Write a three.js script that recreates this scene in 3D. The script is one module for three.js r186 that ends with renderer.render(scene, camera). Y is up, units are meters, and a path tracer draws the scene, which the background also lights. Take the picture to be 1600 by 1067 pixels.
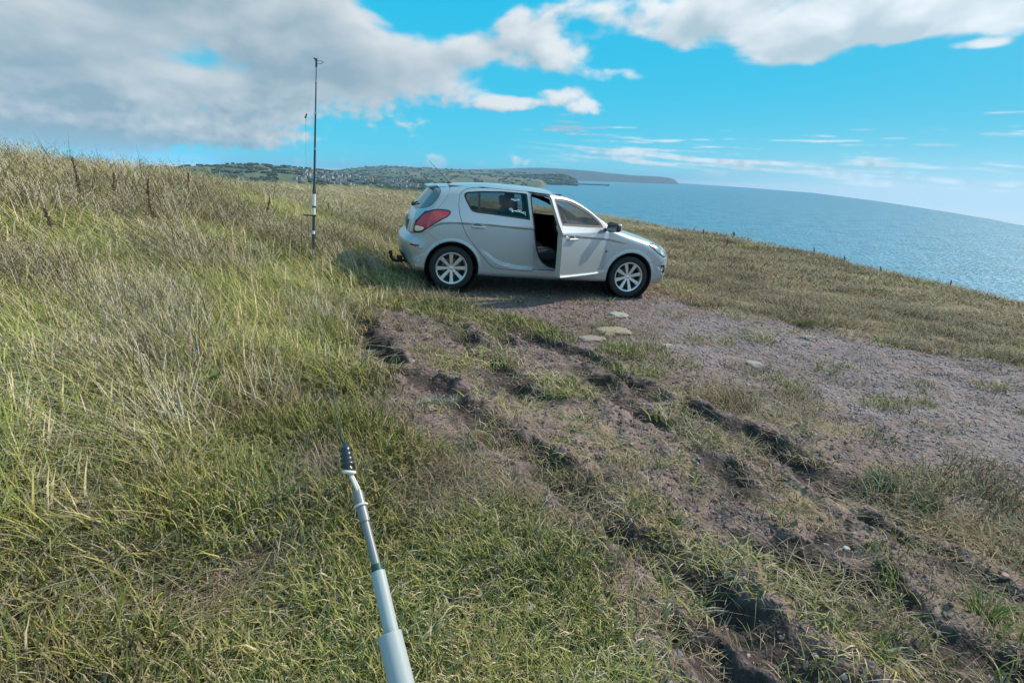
import * as THREE from 'three';
import { mergeGeometries } from 'three/addons/utils/BufferGeometryUtils.js';
import { RoundedBoxGeometry } from 'three/addons/geometries/RoundedBoxGeometry.js';

// ---------------------------------------------------------------- camera, sky, sun, exposure
const scene = new THREE.Scene();
const EYE = 1.62;
const camera = new THREE.PerspectiveCamera(2 * Math.atan(533.5 / 850) * 180 / Math.PI, 1600 / 1067, 0.05, 60000);
camera.position.set(0, EYE, 0);
camera.rotation.order = 'YXZ';
camera.rotation.set(-Math.atan(260.5 / 850), 0, Math.atan(0.035));
const renderer = new THREE.WebGLRenderer({ antialias: true });
renderer.toneMapping = THREE.LinearToneMapping;
renderer.toneMappingExposure = 1.0;
renderer.shadowMap.enabled = true;

const SUN_AZ = 64, SUN_EL = 37;                                     // degrees right of the view, degrees up
const sunDir = new THREE.Vector3(Math.sin(SUN_AZ * Math.PI / 180) * Math.cos(SUN_EL * Math.PI / 180), Math.sin(SUN_EL * Math.PI / 180), -Math.cos(SUN_AZ * Math.PI / 180) * Math.cos(SUN_EL * Math.PI / 180));
const sun = new THREE.DirectionalLight(new THREE.Color().setRGB(1.0, 0.915, 0.79), 5.0);
sun.name = 'sun';
sun.position.copy(sunDir).multiplyScalar(60);
sun.castShadow = true;
sun.shadow.mapSize.set(4096, 4096);
Object.assign(sun.shadow.camera, { left: -25, right: 25, top: 25, bottom: -25, near: 1, far: 140 });
sun.shadow.radius = 2;
scene.add(sun, sun.target);

// ---------------------------------------------------------------- noise and small helpers
function rng(seed) { let s = seed | 0; return () => { s = (s + 0x6d2b79f5) | 0; let t = Math.imul(s ^ (s >>> 15), 1 | s); t = (t + Math.imul(t ^ (t >>> 7), 61 | t)) ^ t; return ((t ^ (t >>> 14)) >>> 0) / 4294967296; }; }
const GX = new Float32Array(256), GY = new Float32Array(256), PERM = new Uint8Array(512);
{ const r = rng(77); const p = [...Array(256).keys()]; for (let i = 255; i > 0; i--) { const j = Math.floor(r() * (i + 1)); [p[i], p[j]] = [p[j], p[i]]; } for (let i = 0; i < 512; i++) PERM[i] = p[i & 255]; for (let i = 0; i < 256; i++) { const a = r() * 6.2832; GX[i] = Math.cos(a); GY[i] = Math.sin(a); } }
function noise(x, y) {
  const ix = Math.floor(x), iy = Math.floor(y), fx = x - ix, fy = y - iy, X = ix & 255, Y = iy & 255;
  const u = fx * fx * fx * (fx * (fx * 6 - 15) + 10), v = fy * fy * fy * (fy * (fy * 6 - 15) + 10);
  const a = PERM[PERM[X] + Y], b = PERM[PERM[X + 1] + Y], c = PERM[PERM[X] + Y + 1], d = PERM[PERM[X + 1] + Y + 1];
  const n0 = GX[a] * fx + GY[a] * fy, n1 = GX[b] * (fx - 1) + GY[b] * fy, n2 = GX[c] * fx + GY[c] * (fy - 1), n3 = GX[d] * (fx - 1) + GY[d] * (fy - 1);
  return (n0 + (n1 - n0) * u + (n2 + (n3 - n2) * u - n0 - (n1 - n0) * u) * v) * 1.5;
}
function fbm(x, y, oct) { let s = 0, a = 0.5; for (let i = 0; i < oct; i++) { s += a * noise(x, y); x = x * 2.03 + 17.1; y = y * 2.03 - 9.7; a *= 0.5; } return s; }
function merge(list) { return mergeGeometries(list.map((g) => { const h = g.index ? g.toNonIndexed() : g.clone(); h.deleteAttribute('uv'); return h; })); }
const clamp = (x, a = 0, b = 1) => Math.min(b, Math.max(a, x));
const S = (x) => { x = clamp(x); return x * x * (3 - 2 * x); };
const lerp = (a, b, t) => a + (b - a) * t;
const table = (pts) => (x) => { if (x <= pts[0][0]) return pts[0][1]; for (let i = 1; i < pts.length; i++) if (x <= pts[i][0]) { const t = (x - pts[i - 1][0]) / (pts[i][0] - pts[i - 1][0]); return lerp(pts[i - 1][1], pts[i][1], t); } return pts[pts.length - 1][1]; };
const taken = new Map();
function numbered(name) { const n = taken.get(name) ?? 0; taken.set(name, n + 1); return n ? name + '_' + String(n).padStart(3, '0') : name; }
function shadows(o) { o.castShadow = true; o.receiveShadow = true; return o; }
function tag(o, label, category, group) { o.userData.label = label; if (category) o.userData.category = category; if (group) o.userData.group = group; return o; }
function top(name, o, label, category, group, kind) { o.name = numbered(name); scene.add(o); tag(o, label, category, group); if (kind) o.userData.kind = kind; return o; }
function part(name, geo, mat, parent) { const m = shadows(new THREE.Mesh(geo, mat)); m.name = name; parent.add(m); return m; }
const std = (r, g, b, rough = 0.8, more = {}) => new THREE.MeshStandardMaterial({ color: new THREE.Color().setRGB(r, g, b), roughness: rough, metalness: 0, ...more });
const phys = (r, g, b, rough, more = {}) => new THREE.MeshPhysicalMaterial({ color: new THREE.Color().setRGB(r, g, b), roughness: rough, ...more });
function tube(points, radius, seg = 24, rad = 6) { return new THREE.TubeGeometry(new THREE.CatmullRomCurve3(points.map((p) => new THREE.Vector3(...p))), seg, radius, rad); }
function rod(a, b, r0, r1 = r0, seg = 14) {
  const A = new THREE.Vector3(...a), B = new THREE.Vector3(...b), d = B.clone().sub(A), g = new THREE.CylinderGeometry(r1, r0, d.length(), seg);
  g.applyQuaternion(new THREE.Quaternion().setFromUnitVectors(new THREE.Vector3(0, 1, 0), d.clone().normalize()));
  return g.translate((A.x + B.x) / 2, (A.y + B.y) / 2, (A.z + B.z) / 2);
}
function bufferGeo(pos, idx, col, uv, nor) {
  const g = new THREE.BufferGeometry();
  g.setAttribute('position', new THREE.Float32BufferAttribute(pos, 3));
  if (idx) g.setIndex(idx);
  if (col) g.setAttribute('color', new THREE.Float32BufferAttribute(col, 3));
  if (uv) g.setAttribute('uv', new THREE.Float32BufferAttribute(uv, 2));
  if (nor) g.setAttribute('normal', new THREE.Float32BufferAttribute(nor, 3)); else g.computeVertexNormals();
  return g;
}
function greyTexture(n, f) { const d = new Uint8Array(n * n * 4); for (let y = 0; y < n; y++) for (let x = 0; x < n; x++) { const v = clamp(f(x / n, y / n)) * 255, i = (y * n + x) * 4; d[i] = d[i + 1] = d[i + 2] = v; d[i + 3] = 255; } const t = new THREE.DataTexture(d, n, n); t.wrapS = t.wrapT = THREE.RepeatWrapping; t.magFilter = THREE.LinearFilter; t.needsUpdate = true; return t; }
// noise that repeats over 0..1
function tileFbm(u, v, f, oct, seed = 0) { const mix2 = (a, b, t) => a + (b - a) * t, at = (x, y) => fbm(x * f + seed, y * f - seed, oct); const su = S((u - 0.8) / 0.2), sv = S((v - 0.8) / 0.2); return mix2(mix2(at(u, v), at(u - 1, v), su), mix2(at(u, v - 1), at(u - 1, v - 1), su), sv); }

// ---------------------------------------------------------------- sky: blue air and broken cloud, by compass direction
{
  const W = 4096, H = 2048, data = new Float32Array(W * H * 4);
  const blobs = [ // azimuth, elevation, half-width, half-height (degrees), strength
    [-31, 9.5, 19, 7, 1.1], [-14, 8.0, 10, 4.8, 0.95], [-42, 5, 11, 5, 0.85], [-7.5, 10.3, 4, 2.4, 0.4], [-27, 15, 16, 5, 0.7],
    [-9.2, 14.2, 5, 2.6, -1.0], [0.5, 11.7, 6.6, 2.9, 0.95], [1.5, 15.4, 6, 1.6, 0.5], [12.5, 14.0, 6, 2.2, 0.72], [6, 13.2, 5, 2.2, 0.12], [9.5, 9.3, 3.5, 0.8, 0.5], [-36, 3.6, 15, 3.0, 0.45],
    [25, 14.2, 11, 3.3, 1.1], [23.8, 11.2, 5.5, 1.9, 0.75], [38, 13.4, 10, 2.4, 1.1], [52, 15, 10, 4, 0.8], [-55, 9, 10, 7, 0.6],
    [6.2, 7.1, 4.8, 1.3, 1.2], [-1.2, 6.5, 2.8, 0.85, 0.95], [9, 9.1, 3, 0.7, 0.5], [36.5, 10.4, 2, 0.35, 0.7],
    [-27.5, 3.1, 3.4, 1.0, 0.8], [-22.5, 2.5, 3.5, 0.6, 0.7], [-34, 2.5, 6, 1.0, 0.75], [-24, 1.6, 4, 0.4, 0.6], [-38, 2.2, 8, 1.6, 0.5],
    [-16.8, 0.9, 0.7, 0.9, 0.85], [-15.2, 0.8, 0.8, 0.7, 0.8], [-8.1, 1.15, 1.2, 0.8, 0.75], [-11.6, 0.6, 0.9, 0.5, 0.7], [-19.3, 0.7, 0.8, 0.5, 0.7], [-21, 0.6, 0.7, 0.5, 0.7], [-4, 0.9, 1.5, 0.4, 0.5], [1.5, 1.3, 2.4, 0.5, 0.6], [16, 1.2, 1, 0.5, 0.6],
    [20, 7, 15, 2.6, -0.8], [-4, 4, 12, 1.8, -0.7], [28, 4, 16, 2.6, -0.6],
  ];
  const outer = (az) => S((Math.abs(az) - 52) / 12);
  function cover(az, el) {
    const u = az / 10, v = (el < 8 ? 8 - 9 * Math.log1p((8 - el) / 6) : el) / 10 * 1.7;
    const wx = noise(u * 0.9 + 31, v * 0.9) * 0.3, wy = noise(u * 0.9, v * 0.9 + 57) * 0.25;
    const n = fbm(u * 1.5 + wx, v * 1.7 + wy, 7);
    const far = Math.max(outer(az), S((el - 19) / 8));
    let s = -0.52;
    if (far > 0) s = lerp(s, 0.16 + 0.7 * noise(u * 0.32 + 9, v * 0.35 + 4), far);  // extra cloud out of view, added to make the fill light more neutral
    if (far < 1) for (const b of blobs) { const x = (az - b[0]) / b[2], y = (el - b[1]) / b[3], q = x * x + y * y; if (q < 4) s += b[4] * Math.exp(-q * q * 0.8) * (1 - far); }
    return s + n * 1.25 + (el < 9 ? 0.75 * fbm(az * 0.9 + 70, el * 1.35 + 12, 4) * (1 - S((el - 4) / 5)) : 0);
  }
  for (let row = 0; row < H; row++) {
    const el = ((row + 0.5) / H - 0.5) * 180;
    for (let col = 0; col < W; col++) {
      const i = (row * W + col) * 4;
      data[i + 3] = 1;
      if (el <= 0) { data[i] = 0.62; data[i + 1] = 0.83; data[i + 2] = 0.91; continue; }
      const round = ((col + 0.5) / W - 0.5) * 360;                       // x = cos, z = sin
      let az = round + 90; if (az > 180) az -= 360;                      // 0 = ahead (-z), + to the right
      const er = el * Math.PI / 180, ar = az * Math.PI / 180;
      const cs = Math.sin(ar) * Math.cos(er) * sunDir.x + Math.sin(er) * sunDir.y - Math.cos(ar) * Math.cos(er) * sunDir.z;
      const t = Math.exp(-el / 7), t2 = Math.exp(-el / 2.2);
      let r = lerp(0.010, 0.14, t), g = lerp(0.51, 0.70, t), b = lerp(0.83, 0.90, t);
      const glow = Math.pow(clamp(cs), 10), pale = clamp(t2 * S((az + 10) / 50) * 0.95 + glow * 0.5);
      r = lerp(r, 0.62, pale); g = lerp(g, 0.83, pale); b = lerp(b, 0.91, pale);
      const D = cover(az, el);
      let a = S((D + 0.10) / lerp(0.85, 0.52, S((az + 14) / 20)));
      if (az > -2 && az < 75) {                                         // long thin streaks lying low over the sea
        const lo = Math.min(el, 9), c = 1.9 - (az - 15) * 0.055, st = fbm(az / 7 + 3, (lo + (az - 14) * 0.062) * 2.4, 4);
        a = Math.max(a, 0.9 * S((st + 0.35 - Math.abs(lo - c) * 0.36) / 0.45) * S((az + 2) / 14));
        a = Math.max(a, 0.85 * S((fbm(az / 9 + 41, el * 3.1, 4) - 0.16 - Math.abs(el - 4.1) * 0.11) / 0.2));
      }
      if (a > 0.002) {
        const dlt = 1.1, d2 = cover(az + dlt * 1.1, el + dlt);            // towards the sun
        const lit = clamp(0.60 + (D - d2) * lerp(0.55, 0.9, S((az + 12) / 20)) - Math.max(0, D - 0.40) * 0.40);
        const right = S((az + 25) / 60), bright = lerp(0.86, 1.12, right) + glow * 0.4;
        const low = 1 - S(el / 2.5);
        const cr = lerp(lerp(0.33, 0.45, right), 0.80, lit) * bright, cg = lerp(lerp(0.49, 0.58, right), 0.87, lit) * bright, cb = lerp(lerp(0.60, 0.66, right), 0.92, lit) * bright;
        a *= lerp(1, 0.75, low);
        r = lerp(r, cr, a); g = lerp(g, cg, a); b = lerp(b, cb, a);
      }
      data[i] = r; data[i + 1] = g; data[i + 2] = b;
    }
  }
  const sky = new THREE.DataTexture(data, W, H, THREE.RGBAFormat, THREE.FloatType);
  sky.mapping = THREE.EquirectangularReflectionMapping;
  sky.magFilter = THREE.LinearFilter;
  sky.needsUpdate = true;
  scene.background = sky;
  scene.environment = sky;
}
console.log('sky done');
// ---------------------------------------------------------------- lie of the land
function polySDF(poly) { // positive inside
  const n = poly.length;
  return (x, y) => {
    let best = 1e9, inside = false;
    for (let i = 0, j = n - 1; i < n; j = i++) {
      const ax = poly[j][0], ay = poly[j][1], bx = poly[i][0], by = poly[i][1], ex = bx - ax, ey = by - ay, t = clamp(((x - ax) * ex + (y - ay) * ey) / (ex * ex + ey * ey)), dx = x - ax - t * ex, dy = y - ay - t * ey;
      best = Math.min(best, dx * dx + dy * dy);
      if ((ay > y) !== (by > y) && x < (bx - ax) * (y - ay) / (by - ay) + ax) inside = !inside;
    }
    return inside ? Math.sqrt(best) : -Math.sqrt(best);
  };
}
function lineDist(pts) { // [distance, share of the length]
  const len = [0]; for (let i = 1; i < pts.length; i++) len.push(len[i - 1] + Math.hypot(pts[i][0] - pts[i - 1][0], pts[i][1] - pts[i - 1][1]));
  let x0 = 1e9, x1 = -1e9, y0 = 1e9, y1 = -1e9; for (const p of pts) { x0 = Math.min(x0, p[0]); x1 = Math.max(x1, p[0]); y0 = Math.min(y0, p[1]); y1 = Math.max(y1, p[1]); }
  return (x, y) => {
    if (x < x0 - 1 || x > x1 + 1 || y < y0 - 1 || y > y1 + 1) return [9, 0];
    let best = 1e9, at = 0;
    for (let i = 1; i < pts.length; i++) {
      const ax = pts[i - 1][0], ay = pts[i - 1][1], ex = pts[i][0] - ax, ey = pts[i][1] - ay, t = clamp(((x - ax) * ex + (y - ay) * ey) / (ex * ex + ey * ey)), d = Math.hypot(x - ax - t * ex, y - ay - t * ey);
      if (d < best) { best = d; at = lerp(len[i - 1], len[i], t); }
    }
    return [best, at / len[len.length - 1]];
  };
}
const rutLines = [ // path (x, z), half-width, depth
  [[[-1.74, -5.68], [-1.33, -4.89], [-1.02, -4.29]], 0.15, 0.17],
  [[[-1.02, -4.29], [-0.75, -4.01], [-0.47, -3.81], [-0.22, -3.41], [0.02, -3.03]], 0.13, 0.08],
  [[[-0.70, -5.75], [-0.37, -5.05], [-0.15, -4.51], [0.01, -4.12], [0.26, -3.78]], 0.14, 0.11],
  [[[-0.26, -5.8], [0.0, -5.05]], 0.08, 0.06],
  [[[-0.08, -5.9], [0.32, -5.24], [0.72, -4.98], [0.93, -4.44], [1.25, -3.95]], 0.12, 0.09],
  [[[1.25, -3.95], [1.57, -3.67], [1.79, -3.4], [1.95, -3.12], [2.08, -2.80]], 0.15, 0.16],
  [[[0.52, -4.64], [0.77, -4.14], [0.97, -3.74], [1.12, -3.50]], 0.11, 0.10],
  [[[-0.08, -3.12], [0.14, -2.94], [0.32, -2.75], [0.48, -2.43]], 0.15, 0.13],
  [[[0.48, -2.43], [0.65, -2.24], [0.83, -2.11], [0.92, -1.87], [1.03, -1.69], [1.16, -1.5], [1.4, -1.2]], 0.13, 0.13],
  [[[1.17, -3.32], [1.28, -3.09], [1.37, -2.9], [1.43, -2.67]], 0.10, 0.08],
  [[[1.12, -2.34], [1.37, -2.18], [1.52, -2.11], [1.64, -2.02], [1.7, -1.86], [1.77, -1.71], [1.92, -1.52], [2.2, -1.2]], 0.14, 0.16],
  [[[1.60, -2.40], [1.82, -2.32]], 0.09, 0.07],
  [[[1.98, -2.64], [2.12, -2.37], [2.21, -2.19], [2.36, -1.98]], 0.06, 0.06],
  [[[0.66, -1.84], [0.77, -1.65], [0.86, -1.45], [1.0, -1.2]], 0.10, 0.12],
  [[[0.88, -1.88], [1.02, -1.67], [1.25, -1.48], [1.5, -1.2]], 0.08, 0.09],
].map(([p, w, d]) => ({ at: lineDist(p), w: w * 1.05, d: d * 0.66 }));
const gravelSDF = polySDF([[-1.88, -7.77], [-0.92, -6.85], [-0.30, -6.55], [0.02, -5.9], [0.67, -5.2], [0.94, -4.7], [1.3, -4.1], [1.66, -3.8], [1.95, -3.3], [2.12, -2.9], [2.13, -2.58], [2.25, -2.29], [2.39, -2.08], [2.7, -1.82], [4, -1.0], [8, -3.5], [6.9, -5.6], [6.61, -6.72], [5.79, -6.98], [5.28, -7.25], [4.51, -7.48], [3.82, -7.97], [3.1, -8.42], [2.56, -8.85], [2.23, -9.9], [-0.5, -9.6]]);
const trackSDF = polySDF([[-2.0, -6.0], [-0.9, -6.4], [0.02, -5.9], [1.3, -4.1], [2.12, -2.9], [2.7, -1.7], [2.6, -0.8], [0.7, -0.9], [0.25, -2.1], [-0.35, -2.85], [-0.95, -3.1], [-1.1, -4.0]]);
const mudSDF = polySDF([[-1.0, -3.35], [-0.8, -3.95], [-0.35, -3.6], [-0.1, -3.2], [-0.35, -2.92], [-0.7, -2.95]]);
const edgeSDF = polySDF([[-60, 20], [-60, -48], [-45, -46], [-25, -40], [-14, -35], [-5.7, -31.5], [-1.6, -31], [1.8, -29.5], [4.1, -27], [5.6, -25.6], [7.2, -24.9], [8.65, -23.3], [9.8, -21.6], [10.6, -19.2], [11.0, -16.6], [11.3, -14.7], [11.5, -12.9], [11.9, -11.4], [13, -8], [16, -2], [20, 6], [22, 20]]);
const patches = [ // turf left standing between the wheel tracks: x, z, half-length, half-width, turn
  [0.78, -2.52, 0.30, 0.12, -0.95], [0.95, -2.27, 0.26, 0.10, -0.85], [1.42, -3.36, 0.22, 0.13, -0.7], [1.22, -3.62, 0.12, 0.08, -0.8], [0.42, -4.25, 0.3, 0.18, -0.9], [-0.55, -4.55, 0.4, 0.2, -1.0], [0.55, -3.4, 0.45, 0.14, -0.9], [0.05, -3.6, 0.2, 0.14, -0.9],
  [-0.35, -5.9, 0.35, 0.2, -0.3], [1.3, -5.42, 0.32, 0.12, -0.2], [1.02, -5.3, 0.25, 0.1, -0.6], [1.35, -1.92, 0.3, 0.1, -0.6], [1.15, -2.08, 0.2, 0.08, -0.8], [2.06, -1.9, 0.16, 0.12, -0.5], [1.55, -2.62, 0.14, 0.08, -0.6], [2.95, -2.3, 0.3, 0.2, 0], [1.42, -1.66, 0.22, 0.08, -0.7], [-0.2, -4.9, 0.2, 0.12, -1.0], [0.75, -1.95, 0.12, 0.07, -0.9],
].map(([x, z, a, b, t]) => { const c = Math.cos(t), s = Math.sin(t); return (px, pz) => { const dx = px - x, dz = pz - z, u = (dx * c - dz * s) / a, v = (dx * s + dz * c) / b; return Math.exp(-(u * u + v * v) * 1.1); }; });
function macro(x, z) {
  let y = x > -3 ? -0.05 * x : 0.15 + 0.0 * x;
  if (x > 3) y -= 0.004 * (x - 3) ** 2;
  y += 1.05 * S((-x - 1.3) / 5.5) * (1 - 0.86 * S((-z - 8) / 9));
  return y;
}
function rutAt(x, z) { // [lowering, bare soil, damp bottom and painted shade]
  let low = 0, berm = 0, soil = 0, wetShade = 0;
  if (x < -2.6 || x > 3.4 || z < -7 || z > 0) return [0, 0, 0];
  const jx = x + fbm(x * 4.1, z * 4.1, 3) * 0.16, jz = z + fbm(x * 4.1 + 40, z * 4.1, 3) * 0.16;
  for (const r of rutLines) {
    const [d, t] = r.at(jx, jz);
    if (d > 0.7) continue;
    const end = S(t / 0.12 + 0.25) * S((1 - t) / 0.12 + 0.25), k = r.d * end * clamp(0.75 + 0.9 * noise(x * 2.7 + 5, z * 2.7), 0.1, 1.3);
    low = Math.max(low, k * (1 - S(d / (r.w * 1.3))));
    berm = Math.max(berm, 0.22 * k * Math.exp(-(((d - r.w * 1.35) / (r.w * 0.5)) ** 2)));
    soil = Math.max(soil, end * (1 - S((d - r.w * 1.15) / 0.18)));
    wetShade = Math.max(wetShade, end * (1 - S((d - r.w * 0.55) / (r.w * 1.1))));
  }
  return [low - berm * (low > 0.02 ? 0.3 : 1), soil, wetShade];
}
function bare(x, z) { // 0 = turf, 1 = bare earth
  const n = fbm(x * 1.9, z * 1.9, 4), g = gravelSDF(x, z);
  const soft = S((x - 1.5) / 1.5);
  let b = S((g + lerp(0.16, -0.05, soft) + n * lerp(0.85, 2.4, soft)) / lerp(0.5, 1.1, soft)) * (0.97 - 0.5 * S((fbm(x * 0.8 + 7, z * 1.3, 3) - 0.16) / 0.22) * S(2.2 - g));
  const t = trackSDF(x, z);
  if (t > -0.4) b = Math.max(b, S((t + 0.15) / 0.45) * S((n + 0.32) / 0.25) * 0.95);
  const md = mudSDF(x, z); if (md > -0.3) b = Math.max(b, S((md + 0.08 + n * 0.4) / 0.3) * 0.92);
  const r = rutAt(x, z)[1];
  b = Math.max(b, r);
  let p = 0; for (const f of patches) p = Math.max(p, f(x, z));
  return clamp(b * (1 - 0.95 * p));
}
function groundH(x, z) {
  const [low] = rutAt(x, z), e = edgeSDF(x, z);
  let y = macro(x, z) + fbm(x * 0.33, z * 0.33, 3) * 0.16 + fbm(x * 1.7 + 3, z * 1.7, 3) * 0.045;
  const near = Math.hypot(x - 0.2, z + 8.4); y = lerp(macro(x, z), y, S((near - 2.4) / 2));       // level standing under the car
  if (z > -7.2) { const t = S((trackSDF(x, z) + 0.3) / 0.5); y += t * (fbm(x * 6.5, z * 6.5, 3) * 0.05 + Math.abs(fbm(x * 3.1 + 8, z * 3.1, 2)) * 0.06); }
  y -= low;
  if (e < 0) y -= Math.min(90, 0.25 * -e + 0.12 * e * e);
  return y;
}
// ---------------------------------------------------------------- the ground sheet
{
  const axis = (a, b, f0, f1, fine) => { const out = []; let v = f0; while (v < f1) { out.push(v); v += fine; } let s = fine; v = f1; while (v < b) { out.push(v); s *= 1.055; v += s; } out.push(b); s = fine; v = f0; while (v > a) { s *= 1.055; v -= s; if (v > a) out.unshift(v); } out.unshift(a); return out; };
  const xs = axis(-62, 44, -2.3, 3.2, 0.019), zs = axis(-78, 12, -6.4, -1.0, 0.019), nx = xs.length, nz = zs.length;
  const pos = new Float32Array(nx * nz * 3), col = new Float32Array(nx * nz * 3), uv = new Float32Array(nx * nz * 2), idx = [];
  for (let j = 0; j < nz; j++) for (let i = 0; i < nx; i++) {
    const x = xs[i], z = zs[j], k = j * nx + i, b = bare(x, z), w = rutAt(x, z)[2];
    let y = groundH(x, z);
    if (b > 0.1) y += b * (fbm(x * 17, z * 17, 3) * 0.022);
    pos[k * 3] = x; pos[k * 3 + 1] = y; pos[k * 3 + 2] = z; uv[k * 2] = x; uv[k * 2 + 1] = z;
    const n1 = fbm(x * 1.3 + 20, z * 1.3, 3), n2 = fbm(x * 7 + 3, z * 7, 3), gr = S((gravelSDF(x, z) - 0.3 + n1) / 1.2) * S((x - 0.8 + n1) / 2.0);
    let r = lerp(0.228, 0.252, gr), g = lerp(0.152, 0.184, gr), bl = lerp(0.138, 0.184, gr);           // dry earth, stonier to the right
    const v = 1 + n1 * 0.35 + n2 * 0.7; r *= v; g *= v; bl *= v;
    const m = S((w + n2 * 0.9 - 0.25) / 0.5); r = lerp(r, 0.050, m); g = lerp(g, 0.033, m); bl = lerp(bl, 0.030, m);  // damp dark mud in the ruts, spread wider to paint in trench shade
    const dry = S((fbm(x * 0.5 + 60, z * 0.5, 3) + 0.25) / 0.5), tr = lerp(0.17, 0.30, dry) * (1 + n2 * 0.7), tg = lerp(0.125, 0.215, dry) * (1 + n2 * 0.7), tb = lerp(0.06, 0.130, dry) * (1 + n2 * 0.7);
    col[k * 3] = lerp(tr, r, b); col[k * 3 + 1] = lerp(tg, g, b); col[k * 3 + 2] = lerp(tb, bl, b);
  }
  for (let j = 0; j < nz - 1; j++) for (let i = 0; i < nx - 1; i++) { const a = j * nx + i; idx.push(a, a + nx, a + 1, a + 1, a + nx, a + nx + 1); }
  const grain = greyTexture(1024, (u, v) => 0.80 + tileFbm(u, v, 48, 3, 5) * 0.55 + tileFbm(u, v, 9, 2, 8) * 0.15);
  const relief = greyTexture(1024, (u, v) => 0.5 + tileFbm(u, v, 40, 4, 15) * 0.9);
  grain.repeat.set(0.8, 0.8); relief.repeat.set(1.1, 1.1);
  const mat = new THREE.MeshStandardMaterial({ vertexColors: true, roughness: 0.96, map: grain, bumpMap: relief, bumpScale: 0.012 });
  const g = bufferGeo(pos, idx, col, uv);
  top('ground', shadows(new THREE.Mesh(g, mat)), 'rough clifftop ground of bare earth, wheel ruts and turf', null, null, 'structure');
}
console.log('ground done');

// ---------------------------------------------------------------- sea, hills, headland, town
const SEA = -58, D2R = Math.PI / 180;
const polar = (az, r, y) => [Math.sin(az * D2R) * r, y, -Math.cos(az * D2R) * r];
{
  const dip = table([[-30, 0.2], [5.8, 0.2], [15.9, 0.23], [21.6, 0.41], [27.6, 0.66], [32.5, 1.11], [36.9, 1.63], [39.9, 2.02], [42.2, 2.4], [60, 3.2], [110, 3.2]]);
  const pos = [], uv = [], idx = [], NA = 260, NR = 90;
  for (let i = 0; i <= NA; i++) { const az = lerp(-28, 100, i / NA), R = (EYE - SEA) / Math.tan(dip(az) * D2R); for (let j = 0; j <= NR; j++) { const r = 18 * Math.pow(R / 18, j / NR), p = polar(az, r, SEA); p[1] += (noise(p[0] / 23, p[2] / 23) * 0.5 + noise(p[0] / 9, p[2] / 9) * 0.2) * S(1500 / r - 0.2); pos.push(...p); uv.push(p[0], p[2]); if (i < NA && j < NR) { const a = i * (NR + 1) + j; idx.push(a, a + NR + 1, a + 1, a + 1, a + NR + 1, a + NR + 2); } } }
  const waves = greyTexture(1024, (u, v) => 0.5 + tileFbm(u, v * 2, 14, 5, 3) * 0.8);
  waves.repeat.set(1 / 70, 1 / 70);
  const swell = greyTexture(512, (u, v) => 0.9 + tileFbm(u, v * 2.5, 10, 4, 30) * 0.45); swell.repeat.set(1 / 420, 1 / 420);
  top('sea', shadows(new THREE.Mesh(bufferGeo(pos, idx, null, uv), new THREE.MeshPhysicalMaterial({ color: new THREE.Color().setRGB(0.085, 0.27, 0.385), map: swell, roughness: 0.44, bumpMap: waves, bumpScale: 1.7, ior: 1.33, specularIntensity: 0.5 }))), 'open blue sea with small waves beyond the cliff', null, null, 'structure');
}
function hill(label, az0, az1, r0, rc, r1, skyline, paint, na, nr, rough) {
  const pos = [], col = [], idx = [], sk = table(skyline);
  const H = (az, r) => {
    const yc = EYE + Math.tan(sk(az) * D2R) * rc, t = (r - r0) / (rc - r0);
    let y = t < 1 ? lerp(SEA - 4, yc, 1 - Math.pow(1 - clamp(t), 1.6)) : lerp(yc, yc - 70, S((r - rc) / (r1 - rc)));
    return y + fbm(az * 0.5, r / 700, 3) * rough * S(t * 2) * S((rc - r) / (rc - r0) * 3) ;
  };
  for (let i = 0; i <= na; i++) for (let j = 0; j <= nr; j++) {
    const az = lerp(az0, az1, i / na), r = lerp(r0, r1, j / nr), p = polar(az, r, H(az, r));
    pos.push(...p); col.push(...paint(az, r, (r - r0) / (rc - r0)));
    if (i < na && j < nr) { const a = i * (nr + 1) + j; idx.push(a, a + nr + 1, a + 1, a + 1, a + nr + 1, a + nr + 2); }
  }
  top('hill', shadows(new THREE.Mesh(bufferGeo(pos, idx, col), new THREE.MeshStandardMaterial({ vertexColors: true, roughness: 1 }))), label, null, null, 'structure');
  return H;
}
// fields: cells of one colour each
function fields(sx, sy, palette, seed) {
  const h = (i, j, k) => { const v = Math.sin(i * 127.1 + j * 311.7 + k * 74.7 + seed) * 43758.5453; return v - Math.floor(v); };
  return (a, r) => {
    const x = a / sx + noise(a / sx * 0.7, r / sy * 0.7) * 0.6, y = r / sy + noise(a / sx * 0.7 + 9, r / sy * 0.7) * 0.6; let b1 = 9, b2 = 9, id = 0;
    for (let i = Math.floor(x) - 1; i <= Math.floor(x) + 1; i++) for (let j = Math.floor(y) - 1; j <= Math.floor(y) + 1; j++) { const d = Math.hypot(i + h(i, j, 1) - x, j + h(i, j, 2) - y); if (d < b1) { b2 = b1; b1 = d; id = h(i, j, 3); } else if (d < b2) b2 = d; }
    if (b2 - b1 < 0.09) return [0.03, 0.045, 0.022];
    const c = palette[Math.floor(id * palette.length)], v = 1 + noise(a * 9, r / 30) * 0.12; return [c[0] * v, c[1] * v, c[2] * v];
  };
}
const greens = [[0.065, 0.09, 0.035], [0.09, 0.105, 0.045], [0.055, 0.078, 0.033], [0.13, 0.115, 0.06], [0.075, 0.095, 0.034], [0.05, 0.07, 0.03]];
const fA = fields(2.6, 330, greens, 3), fB = fields(1.8, 500, greens, 8), fD = fields(1.6, 900, [[0.035, 0.042, 0.03], [0.042, 0.047, 0.032], [0.032, 0.04, 0.028], [0.055, 0.056, 0.038]], 5);
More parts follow.
